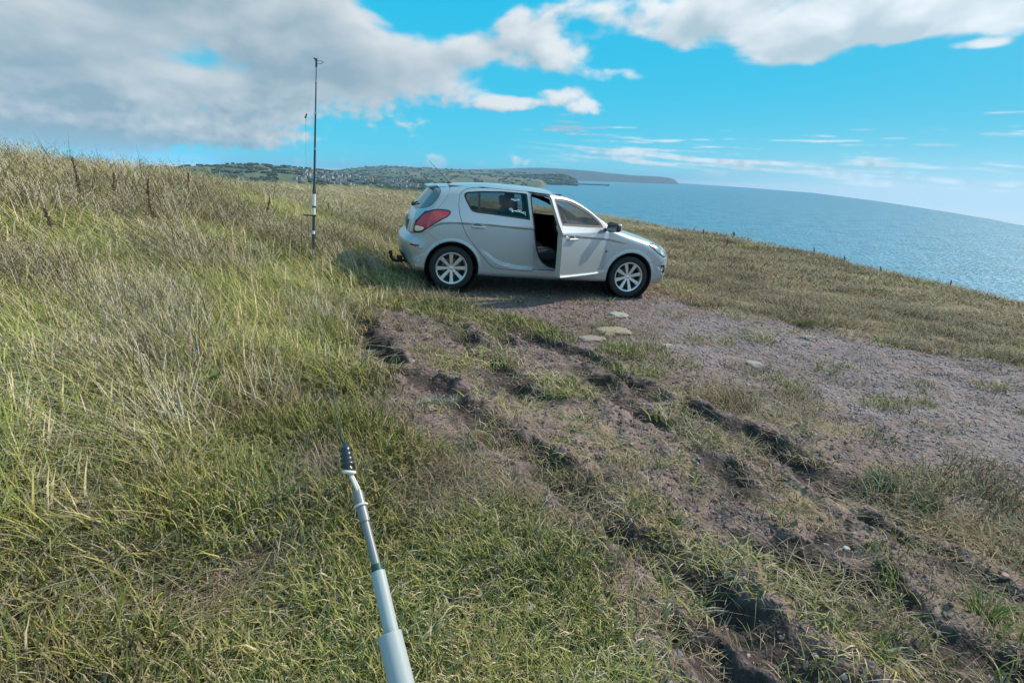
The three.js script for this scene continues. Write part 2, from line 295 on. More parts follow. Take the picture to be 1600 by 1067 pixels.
const hA = hill('near green hill of fields and hedges behind the left bank', -60, -6, 1250, 2400, 3000, [[-60, -0.9], [-45, -0.9], [-38, -0.8], [-34.5, -0.55], [-31, -0.3], [-28.3, -0.06], [-26.3, 0.10], [-24.7, 0.12], [-22.6, 0.07], [-20.9, -0.06], [-19.2, -0.18], [-17.4, -0.40], [-15, -0.62], [-12, -0.72], [-9, -0.85], [-7, -1.1], [-6, -1.4]], (a, r, t) => fA(a, r), 420, 70, 10);
const hB = hill('farther green hill with pale fields behind the town', -26, 3, 2800, 6000, 6800, [[-26, -0.4], [-21, -0.25], [-19.2, -0.14], [-17.4, -0.12], [-16.6, 0.0], [-15.1, 0.25], [-13.2, 0.40], [-10.1, 0.37], [-7, 0.33], [-4.5, 0.28], [-2, 0.27], [1, 0.2], [2.4, 0.0], [3, -0.5]], (a, r) => fB(a, r), 320, 60, 14);
const hC = hill('dark wooded point with a quay at its foot', -12, 6.3, 3900, 4500, 4900, [[-12, -0.45], [-7, -0.5], [-3.2, -0.34], [-0.6, -0.13], [2, 0.05], [3.1, 0.10], [4.5, 0.14], [5.2, -0.05], [5.7, -0.25], [6.1, -0.6], [6.3, -0.95]], (a, r) => { const n = fbm(a * 1.6, r / 160, 3); return n > 0.16 ? [0.07, 0.085, 0.04] : [0.035 + n * 0.02, 0.048 + n * 0.02, 0.03]; }, 240, 40, 8);
const hD = hill('long grey headland running out to sea', -12, 15.85, 9600, 10600, 11500, [[-12, 0.25], [-6.2, 0.30], [-2, 0.5], [0.2, 0.66], [2.4, 0.77], [5.7, 0.69], [7.5, 0.6], [9.4, 0.45], [11.2, 0.34], [13.8, 0.31], [14.8, 0.24], [15.3, 0.12], [15.6, -0.05], [15.85, -0.3]], (a, r, t) => t < 0.35 ? [0.06, 0.055, 0.05] : fD(a, r), 300, 40, 10);
{ // breakwater off the point
  const p0 = polar(6.0, 4680, SEA), p1 = polar(9.1, 4560, SEA), len = Math.hypot(p1[0] - p0[0], p1[2] - p0[2]), pier = new THREE.Group();
  pier.position.set((p0[0] + p1[0]) / 2, SEA, (p0[2] + p1[2]) / 2); pier.rotation.y = -Math.atan2(p1[2] - p0[2], p1[0] - p0[0]);
  const stone = std(0.16, 0.15, 0.15, 0.9);
  part('wall', new RoundedBoxGeometry(len, 11, 12, 2, 1).translate(0, 4, 0), stone, pier);
  part('pier_head', new THREE.CylinderGeometry(11, 13, 14, 20).translate(len / 2, 5, 0), stone, pier);
  top('breakwater', pier, 'thin dark breakwater reaching out from the wooded point', 'breakwater');
}
{ // town houses, far too small to show parts
  const r = rng(5), kinds = [];
  for (const [w, d, h, roof, wall] of [[9, 8, 6, [0.16, 0.15, 0.16], [0.34, 0.33, 0.31]], [14, 8, 6, [0.20, 0.18, 0.17], [0.40, 0.39, 0.37]], [24, 9, 7, [0.14, 0.14, 0.15], [0.30, 0.29, 0.27]], [10, 9, 7, [0.25, 0.17, 0.14], [0.3, 0.28, 0.26]]]) {
    const pos = [], col = [], quad = (a, b, c, d2, k) => { for (const p of [a, b, c, a, c, d2]) { pos.push(...p); col.push(...k); } }, tri = (a, b, c, k) => { for (const p of [a, b, c]) { pos.push(...p); col.push(...k); } };
    const X = w / 2, Z = d / 2, y0 = -8, T = h + 3.5;
    for (const s of [-1, 1]) { quad([-X, y0, s * Z], [X, y0, s * Z], [X, h, s * Z], [-X, h, s * Z], wall); quad([s * X, y0, -Z], [s * X, y0, Z], [s * X, h, Z], [s * X, h, -Z], wall); tri([s * X, h, -Z], [s * X, h, Z], [s * X, T, 0], wall); quad([-X - 0.4, h - 0.3, s * (Z + 0.4)], [X + 0.4, h - 0.3, s * (Z + 0.4)], [X + 0.4, T, 0], [-X - 0.4, T, 0], roof); }
    kinds.push(bufferGeo(pos, null, col));
  }
  const mat = new THREE.MeshStandardMaterial({ vertexColors: true, roughness: 0.85 });
  const place = (az, rr, H, label, group, k) => { const m = shadows(new THREE.Mesh(kinds[k ?? Math.floor(r() * kinds.length)], mat)); m.position.set(...polar(az, rr, H(az, rr))); m.rotation.y = (r() - 0.5) * 0.9 + az * D2R; const s = 0.65 + r() * 0.4; m.scale.setScalar(s); top('house', m, label, 'house', group); };
  for (let i = 0; i < 250; i++) { const row = Math.floor(r() * 6), rr = 1640 + row * 95 + (r() - 0.5) * 40, az = -21.5 + r() * 11.5 - row * 0.15; if (noise(az * 0.8, row * 1.7) > -0.28) place(az, rr, hA, 'small pale house of the distant town in the valley', 'houses of the distant town'); }
  for (let i = 0; i < 36; i++) { const az = -17 + r() * 14, rr = 3500 + r() * 900; place(az, rr, hB, 'tiny pale house on the hillside above the town', 'houses on the far hillside', 2); }
  for (let i = 0; i < 12; i++) { const az = -0.5 + r() * 5.5, rr = 4120 + r() * 170; place(az, rr, hC, 'tiny pale house on the wooded point', 'houses on the wooded point', 2); }
}
{ // hedgerow trees and woods, too far to count
  const r = rng(9), base = new THREE.IcosahedronGeometry(1, 2), p = base.attributes.position; for (let i = 0; i < p.count; i++) { const k = 1 + 0.35 * noise(p.getX(i) * 2.3 + 5, p.getY(i) * 2.3 + p.getZ(i) * 1.7); p.setXYZ(i, p.getX(i) * k, p.getY(i) * k * 0.8 + 0.5, p.getZ(i) * k); } base.computeVertexNormals();
  const spots = [];
  for (let i = 0; i < 15000; i++) {
    const q = r(); let az, rr, H, s, ok = false;
    if (q < 0.55) { az = -40 + r() * 33; rr = 1300 + r() * 1120; H = hA; s = 3 + r() * 3; const c = fA(az, rr); ok = c[0] === 0.03 && r() < 0.75 || (az > -15 && az < -7 && rr < 2380 && noise(az * 0.6 + 4, rr / 300) > -0.12) || (noise(az * 0.5, rr / 170 + 3) > 0.42); }
    else if (q < 0.72) { az = -25 + r() * 27; rr = 3000 + r() * 3000; H = hB; s = 4 + r() * 4; ok = fB(az, rr)[0] === 0.03 || noise(az * 0.7 + 2, rr / 500) > 0.45 || (rr > 5900 && noise(az * 1.1, 3) > 0.05); }
    else { az = -12 + r() * 18; rr = 3950 + r() * 600; H = hC; s = 6 + r() * 4; ok = fbm(az * 1.6, rr / 160, 3) < 0.1; }
    if (ok) spots.push([az, rr, H, s]);
  }
  const m = new THREE.InstancedMesh(base, std(0.036, 0.05, 0.026, 1), spots.length), M = new THREE.Matrix4(), Q = new THREE.Quaternion(), c = new THREE.Color();
  spots.forEach(([az, rr, H, s], i) => { M.compose(new THREE.Vector3(...polar(az, rr, H(az, rr) + s * 0.1)), Q.setFromAxisAngle(new THREE.Vector3(0, 1, 0), r() * 6), new THREE.Vector3(s * (1 + r() * 0.5), s * 0.8, s)); m.setMatrixAt(i, M); const k = 0.75 + r() * 0.6; m.setColorAt(i, c.setRGB(k, k, k)); });
  top('woodland', shadows(m), 'dark hedgerows and woods on the distant hills', null, null, 'stuff');
}
console.log('far done');
scene.fog = new THREE.FogExp2(new THREE.Color().setRGB(0.36, 0.62, 0.86), 0.000065);

// ---------------------------------------------------------------- the parked hatchback (own axes: x forward, y up, z to its right-hand side)
{
  const car = new THREE.Group();
  car.position.set(0.213, 0.008, -8.407); car.rotation.order = 'YXZ'; car.rotation.set(0, 0.2256, -0.0523);
  const M = {
    paint: phys(0.42, 0.45, 0.49, 0.33, { metalness: 0.5, clearcoat: 0.6, clearcoatRoughness: 0.06 }),
    black: std(0.016, 0.016, 0.018, 0.5), rubber: std(0.02, 0.02, 0.021, 0.85), trim: std(0.03, 0.03, 0.033, 0.6),
    glass: phys(0.62, 0.68, 0.70, 0.0, { transmission: 1, thickness: 0, ior: 1.5, specularIntensity: 1 }),
    dark: std(0.024, 0.024, 0.028, 0.9), cloth: std(0.035, 0.035, 0.042, 0.95), grey: std(0.16, 0.16, 0.17, 0.8),
    alloy: phys(0.66, 0.67, 0.68, 0.33, { metalness: 0.85 }), disc: std(0.18, 0.17, 0.16, 0.5, { metalness: 0.6 }),
    red: phys(0.50, 0.008, 0.03, 0.1, { clearcoat: 1, clearcoatRoughness: 0.03 }), clear: phys(0.78, 0.8, 0.82, 0.12, { metalness: 0.4, clearcoat: 1 }),
    chrome: phys(0.8, 0.81, 0.82, 0.12, { metalness: 1 }), lens: phys(0.95, 0.97, 1, 0.02, { transmission: 1, thickness: 0 }), white: std(0.8, 0.8, 0.8, 0.6), rust: std(0.05, 0.038, 0.034, 0.7, { metalness: 0.4 }), reflector: phys(0.28, 0.02, 0.02, 0.2),
  };
  const tinted = phys(0.46, 0.50, 0.52, 0.0, { transmission: 1, thickness: 0, ior: 1.5 });
  // side silhouette, counter-clockwise; with each point: depth a (in the side view) and b (across) of the edge rounding, crown of the surface across the car
  const outlineKeys = [
    [-1.80, 0.26, .06, .05, 0], [-1.0, 0.225, .06, .05, 0], [0, 0.215, .06, .05, 0], [1.0, 0.215, .06, .05, 0], [1.72, 0.20, .10, .10, 0], [1.90, 0.205, .26, .22, .04], [1.985, 0.26, .38, .30, .09], [2.02, 0.36, .42, .31, .10], [2.03, 0.48, .42, .31, .10], [2.01, 0.58, .40, .30, .09], [1.955, 0.675, .34, .26, .07], [1.86, 0.74, .22, .20, .055], [1.70, 0.795, .14, .15, .05], [1.5, 0.848, .11, .13, .05], [1.25, 0.905, .10, .12, .05], [1.05, 0.958, .08, .11, .05], [0.95, 1.0, .06, .09, .05],
    [0.80, 1.095, .055, .07, .05], [0.6, 1.205, .055, .07, .05], [0.4, 1.292, .055, .07, .05], [0.2, 1.355, .055, .075, .05], [0.02, 1.388, .06, .08, .05], [-0.3, 1.402, .06, .085, .05], [-0.7, 1.402, .06, .085, .05], [-1.1, 1.382, .07, .09, .045], [-1.4, 1.352, .09, .11, .035], [-1.555, 1.335, .11, .13, .03],
    [-1.60, 1.275, .14, .16, .03], [-1.68, 1.165, .16, .17, .035], [-1.765, 1.05, .18, .18, .04], [-1.82, 0.94, .20, .18, .04], [-1.845, 0.82, .22, .18, .04], [-1.86, 0.715, .24, .18, .04], [-1.915, 0.672, .26, .20, .06], [-1.945, 0.62, .28, .21, .065], [-1.94, 0.52, .28, .21, .065], [-1.90, 0.39, .26, .20, .06], [-1.85, 0.30, .18, .14, .04],
  ];
  const K = outlineKeys.length, outline = [];
  { // smooth the keys
    const c = (k) => outlineKeys[(k + K) % K], sharp = new Set([0, 26, 32, 37]);
    for (let k = 0; k < K; k++) for (let s = 0; s < 5; s++) {
      const t = s / 5, p0 = c(k - 1), p1 = c(k), p2 = c(k + 1), p3 = c(k + 2), q = [];
      for (let d = 0; d < 5; d++) { const m1 = sharp.has(k) ? p2[d] - p1[d] : (p2[d] - p0[d]) / 2, m2 = sharp.has((k + 1) % K) ? p2[d] - p1[d] : (p3[d] - p1[d]) / 2, t2 = t * t, t3 = t2 * t; q.push(d < 2 ? (2 * t3 - 3 * t2 + 1) * p1[d] + (t3 - 2 * t2 + t) * m1 + (3 * t2 - 2 * t3) * p2[d] + (t3 - t2) * m2 : lerp(p1[d], p2[d], t)); }
      outline.push(q);
    }
  }
  const outSDF = polySDF(outline);
  function nearest(x, y) { // distance inside the outline, rounding a and b there
    let best = 1e9, bi = 0, bt = 0; const n = outline.length;
    for (let i = 0; i < n; i++) { const p = outline[i], q = outline[(i + 1) % n], ex = q[0] - p[0], ey = q[1] - p[1], t = clamp(((x - p[0]) * ex + (y - p[1]) * ey) / (ex * ex + ey * ey + 1e-12)), d = (x - p[0] - t * ex) ** 2 + (y - p[1] - t * ey) ** 2; if (d < best) { best = d; bi = i; bt = t; } }
    const p = outline[bi], q = outline[(bi + 1) % n]; return [Math.sqrt(best), lerp(p[2], q[2], bt), lerp(p[3], q[3], bt)];
  }
  const crease = table([[-1.64, 0.773], [-1.573, 0.851], [-1.471, 0.892], [-1.323, 0.912], [-1.2, 0.917], [-0.866, 0.921], [-0.2, 0.897], [0.35, 0.865], [0.886, 0.831], [1.01, 0.814], [1.189, 0.785]]);
  const sculpt = table([[-0.95, 0.62], [-0.82, 0.545], [-0.72, 0.47], [-0.6, 0.425], [-0.4, 0.395], [0, 0.385], [0.6, 0.385], [0.9, 0.40]]);
  const WHEEL = 1.30, RT = 0.302;
  function base(x, y) {
    let w = 0.838 - 0.055 * Math.pow(clamp((x - 0.3) / 1.7), 2.2) - 0.05 * Math.pow(clamp((-x - 0.6) / 1.3), 2.2);
    w -= y > 0.92 ? (y - 0.92) * 0.44 : 0; w -= y < 0.62 ? 0.10 * (0.62 - y) ** 2 : 0.05 * Math.min(y - 0.62, 0.3) ** 2;
    const cy = crease(x), k = S((x + 1.66) / 0.12) * (1 - S((x - 0.95) / 0.3));
    w += 0.013 * k * S((y - cy + 0.014) / 0.022) * Math.exp(-Math.max(0, y - cy) / 0.12);
    if (x > -0.95 && x < 0.95) w += 0.022 * S((sculpt(x) - y) / 0.045) * S((x + 0.95) / 0.25) * (1 - S((x - 0.75) / 0.2));
    for (const wx of [-WHEEL, WHEEL]) { const d = Math.hypot(x - wx, y - 0.30); w += 0.008 * (1 - S((d - 0.386) / 0.02)); }
    return w;
  }
  function width(x, y) { const [d, a, b] = nearest(x, y); let w = base(x, y); if (d < a) { const q = 1 - d / a; w -= b * (1 - Math.sqrt(Math.max(0, 1 - q * q))); } return w; }
  // a fine sheet over the side view, lifted to the body's width
  const X0 = -1.99, Y0 = 0.17, STEP = 0.0125, NX = Math.ceil(4.08 / STEP), NY = Math.ceil(1.26 / STEP), sheet = [];
  for (let j = 0; j <= NY; j++) for (let i = 0; i <= NX; i++) { const x = X0 + i * STEP, y = Y0 + j * STEP; sheet.push([x, y, outSDF(x, y)]); }
  function sideNormal(x, y) { const e = 0.003, ins = (a, b) => outSDF(a, b) > 0 ? width(a, b) : width(x, y) - 0.02; let gx = (ins(x + e, y) - ins(x - e, y)) / (2 * e), gy = (ins(x, y + e) - ins(x, y - e)) / (2 * e); const l = Math.hypot(gx, gy); if (l > 8) { gx *= 8 / l; gy *= 8 / l; } const n = 1 / Math.hypot(gx, gy, 1); return [-gx * n, -gy * n, n]; }
  function cut(fields, inset, side) { // part of the side sheet where every field is positive
    const pos = [], nor = [], f = (x, y) => { let v = 1e9; for (const g of fields) { v = Math.min(v, g(x, y)); if (v < -0.2) break; } return v; };
    const val = sheet.map(([x, y, o]) => o < -0.03 ? -1 : Math.min(o, f(x, y)));
    const emit = (p) => { const w = width(p[0], p[1]) - inset, n = sideNormal(p[0], p[1]); pos.push(p[0], p[1], side * w); nor.push(n[0], n[1], side * n[2]); };
    const tri = (a, b, c) => { const V = [a, b, c], out = []; for (let i = 0; i < 3; i++) { const p = V[i], q = V[(i + 1) % 3], fp = val[p], fq = val[q]; if (fp > 0) out.push([sheet[p][0], sheet[p][1]]); if ((fp > 0) !== (fq > 0)) { const t = fp / (fp - fq); out.push([lerp(sheet[p][0], sheet[q][0], t), lerp(sheet[p][1], sheet[q][1], t)]); } } for (let i = 2; i < out.length; i++) { emit(out[0]); emit(out[i - 1]); emit(out[i]); } };
    for (let j = 0; j < NY; j++) for (let i = 0; i < NX; i++) { const a = j * (NX + 1) + i, b = a + 1, c = a + NX + 1, d = c + 1; if (val[a] <= 0 && val[b] <= 0 && val[c] <= 0 && val[d] <= 0) continue; tri(a, b, d); tri(a, d, c); }
    return bufferGeo(pos, null, null, null, nor);
  }
  const smooth = (pts, n = 6) => { const out = [], k = pts.length; for (let i = 0; i < k; i++) { const [a, b, c, d] = [pts[(i + k - 1) % k], pts[i], pts[(i + 1) % k], pts[(i + 2) % k]]; for (let s = 0; s < n; s++) { const t = s / n, t2 = t * t, t3 = t2 * t; out.push([0, 1].map((q) => 0.5 * (2 * b[q] + (c[q] - a[q]) * t + (2 * a[q] - 5 * b[q] + 4 * c[q] - d[q]) * t2 + (3 * b[q] - a[q] - 3 * c[q] + d[q]) * t3))); } } return out; };
  const rearDoorP = [[-0.86, 1.386], [-1.08, 1.366], [-1.17, 1.338], [-1.222, 1.277], [-1.239, 1.16], [-1.225, 1.018], [-1.186, 0.892], [-1.133, 0.776], [-1.0, 0.618], [-0.882, 0.486], [-0.80, 0.40], [-0.74, 0.357], [-0.66, 0.338], [-0.455, 0.328], [-0.17, 0.322], [-0.182, 0.572], [-0.199, 0.88], [-0.231, 1.027], [-0.262, 1.27], [-0.276, 1.384]];
  const frontDoorP = [[-0.172, 0.352], [-0.182, 0.572], [-0.199, 0.88], [-0.231, 1.027], [-0.262, 1.27], [-0.276, 1.384], [0.0, 1.372], [0.2, 1.342], [0.4, 1.279], [0.6, 1.192], [0.76, 1.098], [0.85, 1.02], [0.872, 0.94], [0.895, 0.767], [0.888, 0.573], [0.869, 0.458], [0.84, 0.39], [0.80, 0.362], [0.70, 0.354], [0.4, 0.352]];
  const openingP = smooth([[-0.235, 1.345], [-0.213, 1.049], [-0.189, 0.873], [-0.13, 0.612], [-0.068, 0.489], [0.005, 0.421], [0.11, 0.384], [0.3, 0.376], [0.6, 0.38], [0.76, 0.42], [0.83, 0.55], [0.85, 0.75], [0.82, 0.94], [0.74, 1.06], [0.58, 1.165], [0.38, 1.255], [0.18, 1.318], [0.0, 1.345], [-0.15, 1.352]], 4);
  const rearWinP = [[-1.171, 1.265], [-1.157, 1.298], [-1.125, 1.317], [-0.927, 1.343], [-0.64, 1.362], [-0.318, 1.360], [-0.296, 1.35], [-0.255, 1.012], [-0.321, 1.016], [-0.575, 1.032], [-0.86, 1.050], [-1.0, 1.056], [-1.055, 1.068], [-1.085, 1.095], [-1.147, 1.205]];
  const frontWinP = [[-0.176, 1.012], [-0.214, 1.325], [-0.19, 1.342], [0.0, 1.336], [0.19, 1.306], [0.38, 1.246], [0.55, 1.170], [0.68, 1.092], [0.745, 1.03], [0.76, 0.985], [0.4, 0.99]];
  const tailP = smooth([[-1.362, 1.056], [-1.353, 1.027], [-1.39, 0.985], [-1.463, 0.945], [-1.566, 0.878], [-1.653, 0.812], [-1.711, 0.773], [-1.775, 0.755], [-1.815, 0.77], [-1.795, 0.869], [-1.745, 0.947], [-1.675, 1.011], [-1.573, 1.051], [-1.468, 1.065]], 4);
  const tailClearP = smooth([[-1.80, 0.835], [-1.74, 0.835], [-1.69, 0.820], [-1.71, 0.79], [-1.75, 0.775], [-1.80, 0.775]], 4);
  const headP = smooth([[1.545, 0.790], [1.63, 0.800], [1.74, 0.770], [1.84, 0.712], [1.90, 0.655], [1.89, 0.622], [1.82, 0.622], [1.745, 0.655], [1.64, 0.722]], 4);
  const fogP = [[1.80, 0.49], [1.90, 0.495], [1.945, 0.39], [1.875, 0.365]];
  const glassSideP = smooth([[-1.50, 1.332], [-1.475, 1.31], [-1.49, 1.26], [-1.53, 1.19], [-1.59, 1.12], [-1.66, 1.08], [-1.75, 1.065], [-1.80, 1.08], [-1.80, 1.2], [-1.70, 1.34], [-1.60, 1.36]], 4);
  const rd = polySDF(rearDoorP), fd = polySDF(frontDoorP), op = polySDF(openingP), rw = polySDF(rearWinP), fw = polySDF(frontWinP), tl = polySDF(tailP), tc = polySDF(tailClearP), hl = polySDF(headP), fg = polySDF(fogP), gs = polySDF(glassSideP);
  const circle = (wx, r) => (x, y) => r - Math.hypot(x - wx, y - 0.30);
  const arch = [circle(-WHEEL, 0.368), circle(WHEEL, 0.362)];
  const not = (f, gap = 0) => (x, y) => -f(x, y) - gap, inn = (f, gap = 0) => (x, y) => f(x, y) - gap;
  const half = (ax, ay, bx, by) => { const dx = bx - ax, dy = by - ay, l = Math.hypot(dx, dy); return (x, y) => ((x - ax) * -dy + (y - ay) * dx) / l; };  // positive on the left of a->b
  // bumpers and tailgate are cut off by lines on the side
  const rearBumperF = (() => { const p = polySDF([[-2.3, 0.72], [-1.86, 0.73], [-1.76, 0.745], [-1.64, 0.766], [-1.50, 0.656], [-1.45, 0.60], [-1.3, 0.3], [-1.3, 0.0], [-2.3, 0.0]]); return p; })();
  const frontBumperF = polySDF([[2.3, 0.665], [1.95, 0.655], [1.80, 0.60], [1.66, 0.55], [1.56, 0.52], [1.3, 0.30], [1.3, 0.0], [2.3, 0.0]]);
  const tailgateF = polySDF([[-1.335, 1.45], [-1.365, 1.285], [-1.42, 1.19], [-1.53, 1.062], [-1.68, 1.03], [-1.80, 0.9], [-1.80, 0.745], [-2.3, 0.73], [-2.3, 1.45]]);
  const hoodF = half(1.02, 0.955, 1.62, 0.80);
  const mat = new Map();
  for (const side of [1, -1]) {
    part('side_panel', cut([not(rd, 0.003), not(fd, 0.003), not(arch[0]), not(arch[1]), not(tl, 0.008), not(hl, 0.003), not(rearBumperF, 0.0025), not(frontBumperF, 0.0025), not(tailgateF, 0.003)], 0, side), M.paint, car);
    part('tailgate_side', cut([inn(tailgateF), not(gs, 0.004), not(tl, 0.008), not(rearBumperF)], 0, side), M.paint, car);
    part('rear_bumper_corner', cut([inn(rearBumperF), not(arch[0])], 0, side), M.paint, car);
    part('front_bumper_corner', cut([inn(frontBumperF), not(arch[1]), not(fg), not(hl, 0.003)], 0, side), M.paint, car);
    part('fog_lamp_surround', cut([inn(fg)], 0.03, side), M.black, car);
    part('fog_lamp', cut([inn(circleAt(1.885, 0.43, 0.036))], 0.02, side), M.clear, car);
    part('rear_window_corner', cut([inn(gs)], 0.004, side), phys(0.10, 0.14, 0.16, 0.03, { clearcoat: 1 }), car);
    const lamp = part('tail_lamp', cut([inn(tl, 0.007), not(tc, 0.001)], -0.006, side), M.red, car);
    part('reversing_lens', cut([inn(tc), inn(tl, 0.006)], -0.007, side), M.clear, lamp);
    part('lamp_seal', cut([inn(tl, -0.010), (x, y) => 0.010 - tl(x, y)], 0.001, side), M.black, lamp);
    const head = part('headlamp', cut([inn(hl, 0.012)], -0.002, side), phys(0.30, 0.33, 0.36, 0.04, { clearcoat: 1, metalness: 0.3 }), car);
    part('lamp_surround', cut([inn(hl)], 0.010, side), M.black, head);
    for (const [hx, hy, r] of [[1.80, 0.690, 0.035], [1.69, 0.742, 0.026]]) part('reflector_bowl', cut([inn(circleAt(hx, hy, r))], -0.006, side), M.chrome, head);
    part('bumper_reflector', cut([(x, y) => 0.011 - Math.abs(y - 0.585 - (x + 1.8) * -0.02), (x) => 0.06 - Math.abs(x + 1.80)], -0.004, side), M.reflector, car);
    part('wheel_arch_lip', cut([(x, y) => Math.min(Math.max(arch[0](x, y), arch[1](x, y)) + 0.004, 0.012 - Math.max(arch[0](x, y), arch[1](x, y)))], 0.012, side), M.dark, car);
    part('sill_trim', cut([(x, y) => Math.min(0.235 - y, x + 0.92, 0.92 - x)], 0.006, side), M.dark, car);
    // rear door
    const door = new THREE.Group(); door.name = 'rear_door'; car.add(door);
    doorParts(door, rd, rw, side, -0.985, 0.878);
    for (const [x0, x1] of [[-0.975, -0.945]]) part('window_divider', cut([inn(rw, 0.004), (x) => Math.min(x - x0, x1 - x)], 0.004, side), M.black, door);
    if (side < 0) { const d2 = new THREE.Group(); d2.name = 'front_door'; car.add(d2); doorParts(d2, fd, fw, side, -0.0, 0.845); mirror(d2, side); }
  }
  function circleAt(cx, cy, r) { return (x, y) => r - Math.hypot(x - cx, y - cy); }
  function handle(parent, x, y, side) {
    const w = width(x, y), g = new RoundedBoxGeometry(0.185, 0.030, 0.026, 3, 0.012); g.translate(x + 0.01, y, side * (w + 0.026));
    const h = part('handle', g, M.paint, parent);
    part('handle_recess', cut([(a, b) => 1 - Math.hypot((a - x) / 0.062, (b - y - 0.012) / 0.034)].map((f) => (a, b) => f(a, b) * 0.03), -0.001, side), M.grey, h);
    for (const o of [-0.07, 0.085]) part('handle_mount', new THREE.BoxGeometry(0.022, 0.024, 0.04).translate(x + o, y, side * (w + 0.006)), M.paint, h);
  }
  function doorParts(door, f, win, side, hx, hy) {
    part('outer_skin', cut([inn(f, 0.003), not(win, -0.002)], 0, side), M.paint, door);
    part('window_frame', cut([inn(win, -0.004), not(win, 0.016)].map((g, i) => i ? (x, y) => (f === rd ? 0.022 : 0.032) - win(x, y) : g), 0.006, side), M.black, door);
    part('window_glass', cut([inn(win, 0.016)], 0.010, side), f === rd ? tinted : M.glass, door);
    part('inner_trim', cut([inn(f, 0.02), (x, y) => Math.min(-win(x, y) - 0.004, 0.99 - y)], 0.075, side), M.dark, door);
    part('upper_frame_inner', cut([inn(f, 0.01), not(win, -0.01), (x, y) => y - 0.985], 0.045, side), M.dark, door);
    rim(door, f, 0.003, 0.078, side);
    handle(door, hx, hy, side);
  }
  function rim(door, f, gap, depth, side) { // the door's thickness along its outline
    const P = f === rd ? rearDoorP : frontDoorP, pos = [], cx = P.reduce((s, p) => s + p[0], 0) / P.length, cy = P.reduce((s, p) => s + p[1], 0) / P.length, ring = [];
    for (let i = 0; i < P.length; i++) for (let s = 0; s < 4; s++) { const a = P[i], b = P[(i + 1) % P.length], t = s / 4; let x = lerp(a[0], b[0], t), y = lerp(a[1], b[1], t); const l = Math.hypot(cx - x, cy - y); x += (cx - x) / l * (gap + 0.002); y += (cy - y) / l * (gap + 0.002); ring.push([x, y]); }
    ring.forEach((p, i) => { const q = ring[(i + 1) % ring.length], wp = width(...p), wq = width(...q); const d = (y) => y > 1.0 ? depth * 0.55 : depth; const A = [p[0], p[1], side * wp], B = [q[0], q[1], side * wq], C = [q[0], q[1], side * (wq - d(q[1]))], D = [p[0], p[1], side * (wp - d(p[1]))]; pos.push(...A, ...B, ...C, ...A, ...C, ...D); });
    part('door_edge', bufferGeo(pos), M.paint, door);
  }
  function mirror(parent, side) {
    const g = new RoundedBoxGeometry(0.135, 0.145, 0.20, 4, 0.05), p = g.attributes.position;
    for (let i = 0; i < p.count; i++) { const x = p.getX(i), y = p.getY(i), z = p.getZ(i); p.setXYZ(i, x * (x > 0 ? 1 - 0.35 * Math.abs(z) / 0.1 * 0.6 : 0.8), y * (1 - 0.18 * (z * 1 / 0.1 + 1) / 2), z); }
    g.computeVertexNormals(); g.translate(0.80, 1.01, side * (width(0.80, 0.99) + 0.15));
    const m = part('door_mirror', g, M.black, parent);
    part('mirror_cap', new RoundedBoxGeometry(0.05, 0.10, 0.15, 3, 0.022).translate(0.862, 1.01, side * (width(0.80, 0.99) + 0.155)), M.paint, m);
    part('mirror_glass', new RoundedBoxGeometry(0.006, 0.105, 0.155, 2, 0.003).translate(0.742, 1.012, side * (width(0.80, 0.99) + 0.15)), std(0.25, 0.26, 0.28, 0.15, { metalness: 1 }), m);
    part('mirror_arm', new THREE.BoxGeometry(0.06, 0.035, 0.12).translate(0.80, 0.968, side * (width(0.80, 0.97) + 0.02)), M.black, m);
  }
  // the driver's door stands open: same skin, hinged at its front edge
  {
    const HX = 0.90, HZ = 0.82, door = new THREE.Group(); door.name = 'front_door'; tag(door, 'driver door standing open towards the camera');
    const hinge = new THREE.Group(); hinge.position.set(HX, 0, HZ); hinge.rotation.y = 35 * Math.PI / 180;
    door.position.copy(hinge.position); door.rotation.copy(hinge.rotation); car.add(door);
    doorParts(door, fd, fw, 1, -0.0, 0.845); mirror(door, 1);
    for (const c of door.children) c.geometry.translate(-HX, 0, -HZ);
    door.traverse((o) => { if (o.isMesh && o.parent !== door) o.geometry.translate(-HX, 0, -HZ); });
    // body round the opening
    part('door_jamb', cut([inn(fd, 0.0), not(op)], 0.035, 1), M.paint, car);
    part('door_seal', cut([(x, y) => Math.min(op(x, y) + 0.004, 0.014 - op(x, y))], 0.03, 1), M.rubber, car);
    const pos = []; openingP.forEach((p, i) => { const q = openingP[(i + 1) % openingP.length], a = width(...p) - 0.035, b = width(...q) - 0.035; pos.push(p[0], p[1], a, q[0], q[1], b, q[0], q[1], b - 0.09, p[0], p[1], a, q[0], q[1], b - 0.09, p[0], p[1], a - 0.09); });
    part('pillar_trim', bufferGeo(pos), M.dark, car);
    part('door_check', new THREE.BoxGeometry(0.05, 0.02, 0.12).translate(0.87, 0.66, 0.80), M.black, car);
  }
